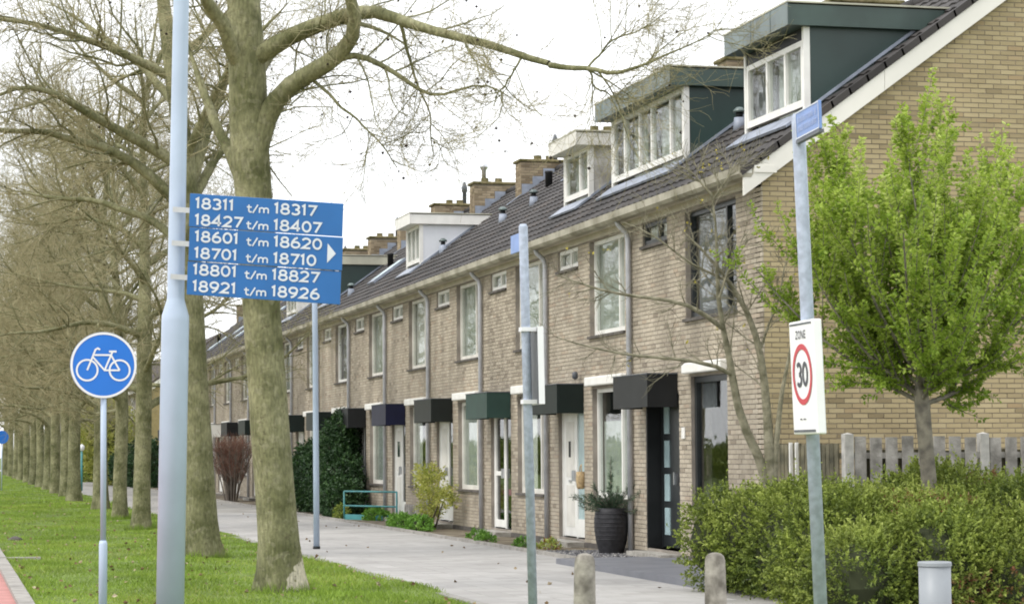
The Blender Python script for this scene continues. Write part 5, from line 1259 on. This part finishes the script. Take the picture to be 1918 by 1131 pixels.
# ------------------------------------------------------------------ thick lamp post with the address board
LP = thing('lamp_post', 'thick pale grey two-stage lamp post carrying the blue address board', 'lamp post', (1.685, 17.78, 0))
lean = (.012, -.025)
def lpx(z): return (1.70+lean[0]*z, 17.76-.03*z*.9)
zz = [(.0, .107), (2.62, .105), (2.66, .103), (2.78, .068), (2.80, .066), (5.2, .060), (8.2, .047)]
MB().tube([(*lpx(z), z) for z, _ in zz], [q for _, q in zz], 24).build('post', M['lamppaint'], LP, True)
tp = lpx(8.2)
MB().tube([(tp[0], tp[1], 8.15), (tp[0]-.25, tp[1], 8.42), (tp[0]-.8, tp[1], 8.5)], .03, 10).build('arm', M['lamppaint'], LP, True)
MB().box(tp[0]-1.5, tp[0]-.75, tp[1]-.13, tp[1]+.13, 8.45, 8.56).build('lamp_head', M['lamppaint'], LP, bevel=.03)
AB = thing('address_board', 'blue three-panel house number board with white lettering on the thick lamp post', 'sign', (1.80, 17.55, 2.8))
tl, trr, brr, bl = Vector((1.82, 17.49, 3.585)), Vector((2.955, 17.21, 3.50)), Vector((2.92, 17.26, 2.735)), Vector((1.80, 17.53, 2.81))
uu = (trr-tl); W_ = uu.length; vvec = (tl-bl); Hh = vvec.length
un = uu.normalized(); vn = vvec.normalized(); wn_ = un.cross(vn).normalized()
rows = ['18311 18317', '18427 18407', '18601 18620', '18701 18710', '18801 18827', '18921 18926']
off = [0, .0, 0]
for pnl in range(3):
    z0_ = Hh*(2-pnl)/3; jog = .004*(1 if pnl == 1 else -1)
    o_ = bl+vn*(z0_+.003)+wn_*jog-wn_*.02+un*(.006*(pnl == 1))
    P_ = MB().obox(o_, un*W_, vn*(Hh/3-.006), wn_*.02).build('panel', M['signblue'], AB, bevel=.003)
    fl = Flat(bl+wn_*jog+un*(.006*(pnl == 1)), un, vn)
    for rr_ in (0, 1):
        i = pnl*2+rr_; cz_ = Hh*(1-(.095+.1625*i)); a_, b_ = rows[i].split(' ')
        y_ = cz_-.041
        fl.text(a_, .042, y_, .084, .118, .0155); fl.text('t/m', .435, y_-.004, .072, .098, .011, .02); fl.text(b_, .645, y_, .084, .118, .0155)
    if pnl == 1:
        fl.poly([(W_-.115, Hh*.5-.075), (W_-.05, Hh*.5), (W_-.115, Hh*.5+.075)])
    tag(fl.mb.build('lettering', M['letterwhite'], P_), kind='stuff')
for f in (.17, .5, .83):
    c_ = bl+vn*Hh*f-un*.0-wn_*.03
    MB().obox(c_-un*.13-vn*.02, un*.16, vn*.04, wn_*.012).build('bracket', M['silver'], AB)

# ------------------------------------------------------------------ cycle path sign
CS = thing('cycle_sign', 'round blue cycle path sign with white bicycle on a grey pole', 'sign', (1.42, 21.03, 0))
MB().tube([(1.42, 21.03, 0), (1.42, 21.03, .80), (1.42, 21.03, .83)], [.038, .038, .030], 16).build('pole_sleeve', M['lamppaint'], CS, True)
MB().tube([(1.42, 21.03, .82), (1.415, 21.02, 2.42)], .0265, 16).build('pole', M['lamppaint'], CS, True)
n_ = Vector((.05, -1, 0)).normalized(); u_ = Vector((0, 0, 1)).cross(n_)*1; u_ = -n_.cross(Vector((0, 0, 1))); v_ = Vector((0, 0, 1))
cc = Vector((1.412, 20.985, 2.405))
def disc(mb, c, r_, h0, h1, n=48):
    p = [c+u_*r_*math.cos(2*math.pi*i/n)+v_*r_*math.sin(2*math.pi*i/n) for i in range(n)]
    mb.add([q+n_*h0 for q in p]+[q+n_*h1 for q in p], [tuple(range(n-1, -1, -1)), tuple(range(n, 2*n))]+[(i, (i+1) % n, n+(i+1) % n, n+i) for i in range(n)])
    return mb
PLT = disc(MB(), cc, .295, -.006, .0).build('plate', M['cycleblue'], CS)
disc(MB(), cc, .299, -.012, -.0065).build('plate_back', M['galv'], CS)
fl = Flat(cc, u_, v_); fl.stroke(arc(0, 0, .286, .286, 0, 360, 60), .020); fl.mb.build('white_rim', M['signwhite'], PLT)
fl = Flat(cc, u_, v_); k_ = .6/640      # strokes measured against the 640 unit wide disc
def bp(*pts): return [((a-430)*k_*.93, (460-b)*k_*.93) for a, b in pts]
W1 = .016
fl.stroke([((262-430)*k_*.93+.093*math.cos(R(t)), (460-512)*k_*.93+.093*math.sin(R(t))) for t in range(0, 361, 12)], .0165)
fl.stroke([((595-430)*k_*.93+.091*math.cos(R(t)), (460-512)*k_*.93+.091*math.sin(R(t))) for t in range(0, 361, 12)], .0165)
fl.stroke(bp((262, 512), (318, 370), (345, 300), (370, 285), (392, 300)), W1)
fl.stroke(bp((325, 355), (505, 355)), W1); fl.stroke(bp((318, 375), (440, 512), (595, 512)), W1)
fl.stroke(bp((440, 512), (518, 325)), W1); fl.stroke(bp((505, 355), (595, 512)), W1); fl.stroke(bp((485, 318), (562, 318)), W1*1.1)
fl.mb.build('bicycle_symbol', M['signwhite'], PLT)
MB().box(1.38, 1.45, 20.992, 21.06, 2.18, 2.21).build('clamp', M['darksteel'], CS); MB().box(1.38, 1.45, 20.992, 21.06, 2.58, 2.61).build('clamp', M['darksteel'], CS)
# far sign of the same kind at the left edge
FSg = thing('cycle_sign', 'distant blue round sign at the left edge of the picture', 'sign', (2.66, 107, 0))
MB().tube([(2.66, 107, 0), (2.66, 107, 2.6)], .03, 8).build('pole', M['lamppaint'], FSg, True)
cc = Vector((2.66, 106.95, 2.42)); disc(MB(), cc, .30, -.006, 0, 24).build('plate', M['cycleblue'], FSg)

# ------------------------------------------------------------------ zone sign posts
def zone_post(name, label, x, y, lx, ly, top, r_):
    t = thing(name, label, 'sign post', (x, y, 0))
    MB().tube([(x, y, 0), (x+lx*top, y+ly*top, top-.02), (x+lx*top, y+ly*top, top)], [r_, r_, r_*.7], 18).build('pole', M['galv'], t, True)
    return t, (lambda z: Vector((x+lx*z, y+ly*z, z)))
ZR, zp = zone_post('sign_post', 'near galvanised post with white 30 zone box sign and blue street name plate', 4.88, 12.32, -.055, -.055, 3.50, .038)
a_ = Vector((math.sin(R(3)), math.cos(R(3)), 0)); wv = Vector((-a_.y, a_.x, 0))*1      # along the sign, and its face normal (towards the road)
pz = zp(2.0)
near = Vector((4.675, 11.87, 1.69)); LZ, HZ, TZ = .42, .635, .055
BX = MB().obox(near, a_*LZ, -wv*TZ, (-.022, 0, HZ)).build('zone_sign', M['signwhite'], ZR, bevel=.008)
vv = Vector((-.022, 0, HZ)).normalized()
fl = Flat(near+a_*LZ, -a_, vv)           # origin at the far lower corner, u runs towards the viewer
if fl.w.dot(wv) < 0: fl.w = -fl.w
flk = lambda: (lambda f: (setattr(f, 'w', wv.normalized()), f)[1])(Flat(near+a_*LZ, -a_, vv))
f1 = flk(); f1.stroke(arc(LZ/2, .335, .155, .155, 0, 360, 48), .032); f1.mb.build('red_ring', M['signred'], BX)
f2 = flk(); f2.text('30', LZ/2-.098, .268, .135, .148, .024); f2.text('ZONE', LZ/2-.09, .535, .045, .066, .0065); f2.stroke([(LZ/2-.07, .085), (LZ/2-.035, .085)], .007); f2.stroke([(LZ/2-.01, .085), (LZ/2+.03, .085)], .007); tag(f2.mb.build('lettering', M['signgrey'], BX), kind='stuff')
f3 = flk(); f3.poly([(.02, .612), (LZ-.02, .612), (LZ-.02, .622), (.02, .622)]); f3.poly([(.02, .012), (LZ-.02, .012), (LZ-.02, .026), (.02, .026)]); f3.mb.build('dark_edge', M['darksteel'], BX)
for z in (1.80, 2.22):
    q = zp(z); MB().box(q.x-.052, q.x+.045, q.y-.045, q.y+.045, z, z+.03).build('bracket', M['galv'], ZR)
# street name plate at the top, running towards the viewer
q = zp(3.36)
NP = MB().obox((q.x-.012, q.y-.035, 3.345), (-.05, -.478, .0), (-.016, .002, 0), (-.005, 0, .155)).build('name_plate', M['nameblue'], ZR, bevel=.004)
fn_ = Flat((q.x-.0285, q.y-.035, 3.345), (-.062, -.597, 0), (-.005, 0, .155)); fn_.w = Vector((-1, .10, 0)).normalized()
fn_.stroke([(.006, .006), (.474, .006), (.474, .149), (.006, .149), (.006, .006)], .007); fn_.mb.build('white_rim', M['letterwhite'], NP)
fn_ = Flat((q.x-.0285, q.y-.035, 3.345), (-.062, -.597, 0), (-.005, 0, .155)); fn_.w = Vector((-1, .10, 0)).normalized()
rn = np.random.default_rng(4)      # two worn rows of lettering, too faded to read
for row_ in (.038, .088):
    xx_ = .05
    while xx_ < .43:
        if rn.uniform() > .14: fn_.stroke([(xx_, row_), (xx_+rn.uniform(-.004, .004), row_+.032)], .009)
        xx_ += .022
tag(fn_.mb.build('faded_lettering', M['letterfaded'], NP), kind='stuff')
MB().obox((q.x-.004, q.y-.035, 3.325), (-.05, -.478, .0), (-.028, .003, 0), (0, 0, .018)).build('plate_channel', M['darksteel'], ZR)
ZM, zp = zone_post('sign_post', 'galvanised post with zone sign seen from its grey back, before the terrace', 4.80, 18.64, -.035, -.06, 3.49, .038)
pz = zp(2.3); a_ = Vector((math.sin(R(1.5)), math.cos(R(1.5)), 0))
near = Vector((4.805, 18.30, 2.00))
BK = MB().obox(near, a_*.42, (-.010, 0, 0), (-.01, 0, .63)).build('zone_sign', M['darksteel'], ZM)
MB().obox(near+Vector((.001, 0, -.006)), a_*.424, (.012, 0, 0), (-.01, 0, .642)).build('sign_face', M['signwhite'], BK)
MB().obox(near+Vector((-.035, -.012, -.004)), (.048, 0, 0), (0, .012, 0), (-.01, 0, .638)).build('front_edge', M['signwhite'], BK)
for z in (2.0, 2.60):
    q = zp(z); MB().box(q.x-.05, near.x+.0, q.y-.05, q.y+.045, z, z+.035).build('bracket', M['signwhite'], ZM)
q = zp(3.3)
MB().obox((q.x-.005, q.y+.035, 3.27), (.0, .34, 0), (-.014, 0, 0), (0, 0, .155)).build('name_plate', M['nameblue'], ZM, bevel=.003)

# ------------------------------------------------------------------ slim lamp post by the path, bollards, cabinet
SL_ = thing('lamp_post', 'slim grey lamp post at the lawn side of the path behind the blue board', 'lamp post', (6.115, 38.3, 0))
MB().tube([(6.115, 38.3, 0), (6.10, 38.25, 1.3), (6.06, 38.1, 3.6), (6.03, 38.0, 4.55)], [.052, .05, .047, .045], 16).build('post', M['lamppaint'], SL_, True)
MB().tube([(6.115, 38.3, 0), (6.115, 38.3, .05)], .062, 16).build('base_collar', M['black'], SL_, True)
MB().lathe(6.03, 38.0, [(.045, 4.551), (.07, 4.6), (.16, 4.8), (.16, 4.84), (.05, 4.9), (.01, 4.91)], 16).build('lamp_head', M['white'], SL_, True)
FL_ = thing('lamp_post', 'small far lamp with white globe between the plane trunks', 'lamp post', (6.06, 104, 0))
MB().tube([(6.06, 104, 0), (6.06, 104, 1.75)], .05, 8).build('post', M['teal'], FL_, True)
MB().lathe(6.06, 104, [(.02, 1.75), (.12, 1.85), (.12, 1.98), (.02, 2.08)], 10).build('globe', M['signwhite'], FL_, True)
def bollard_mesh():
    n = 20; prof = [(.098, 0), (.096, .25), (.090, .60), (.087, .665), (.078, .70), (.055, .722), (.02, .732), (.004, .733)]
    return MB().lathe(0, 0, prof, n)
for i, (x, y, lab) in enumerate(((5.36, 19.07, 'mossy concrete bollard on the paving near the middle sign post'), (6.455, 18.80, 'mossy concrete bollard standing in front of the hedge'))):
    if i == 0:
        bo = bollard_mesh().build('bollard', M['bollard'], None, True)
    else:
        bo = bo.copy(); COL.objects.link(bo)
    bo.location = (x, y, 0); bo.rotation_euler = (0, R(.5), i*2)
    tag(bo, lab, 'bollard', 'concrete bollards on the pavement')
CB = thing('utility_pedestal', 'small round grey utility pedestal with flat lid in front of the hedge', 'utility pedestal', (7.36, 16.30, 0))
MB().lathe(7.36, 16.31, [(.122, 0), (.122, .715)], 28).build('body', M['cabinet'], CB, True)
MB().lathe(7.36, 16.31, [(.1225, .7155), (.129, .717), (.129, .742), (.122, .75)], 28).build('lid', M['cabinet'], CB)
for o in bpy.data.objects:
    if o.type == 'MESH' and o.name.startswith('cube'): print(o.name)
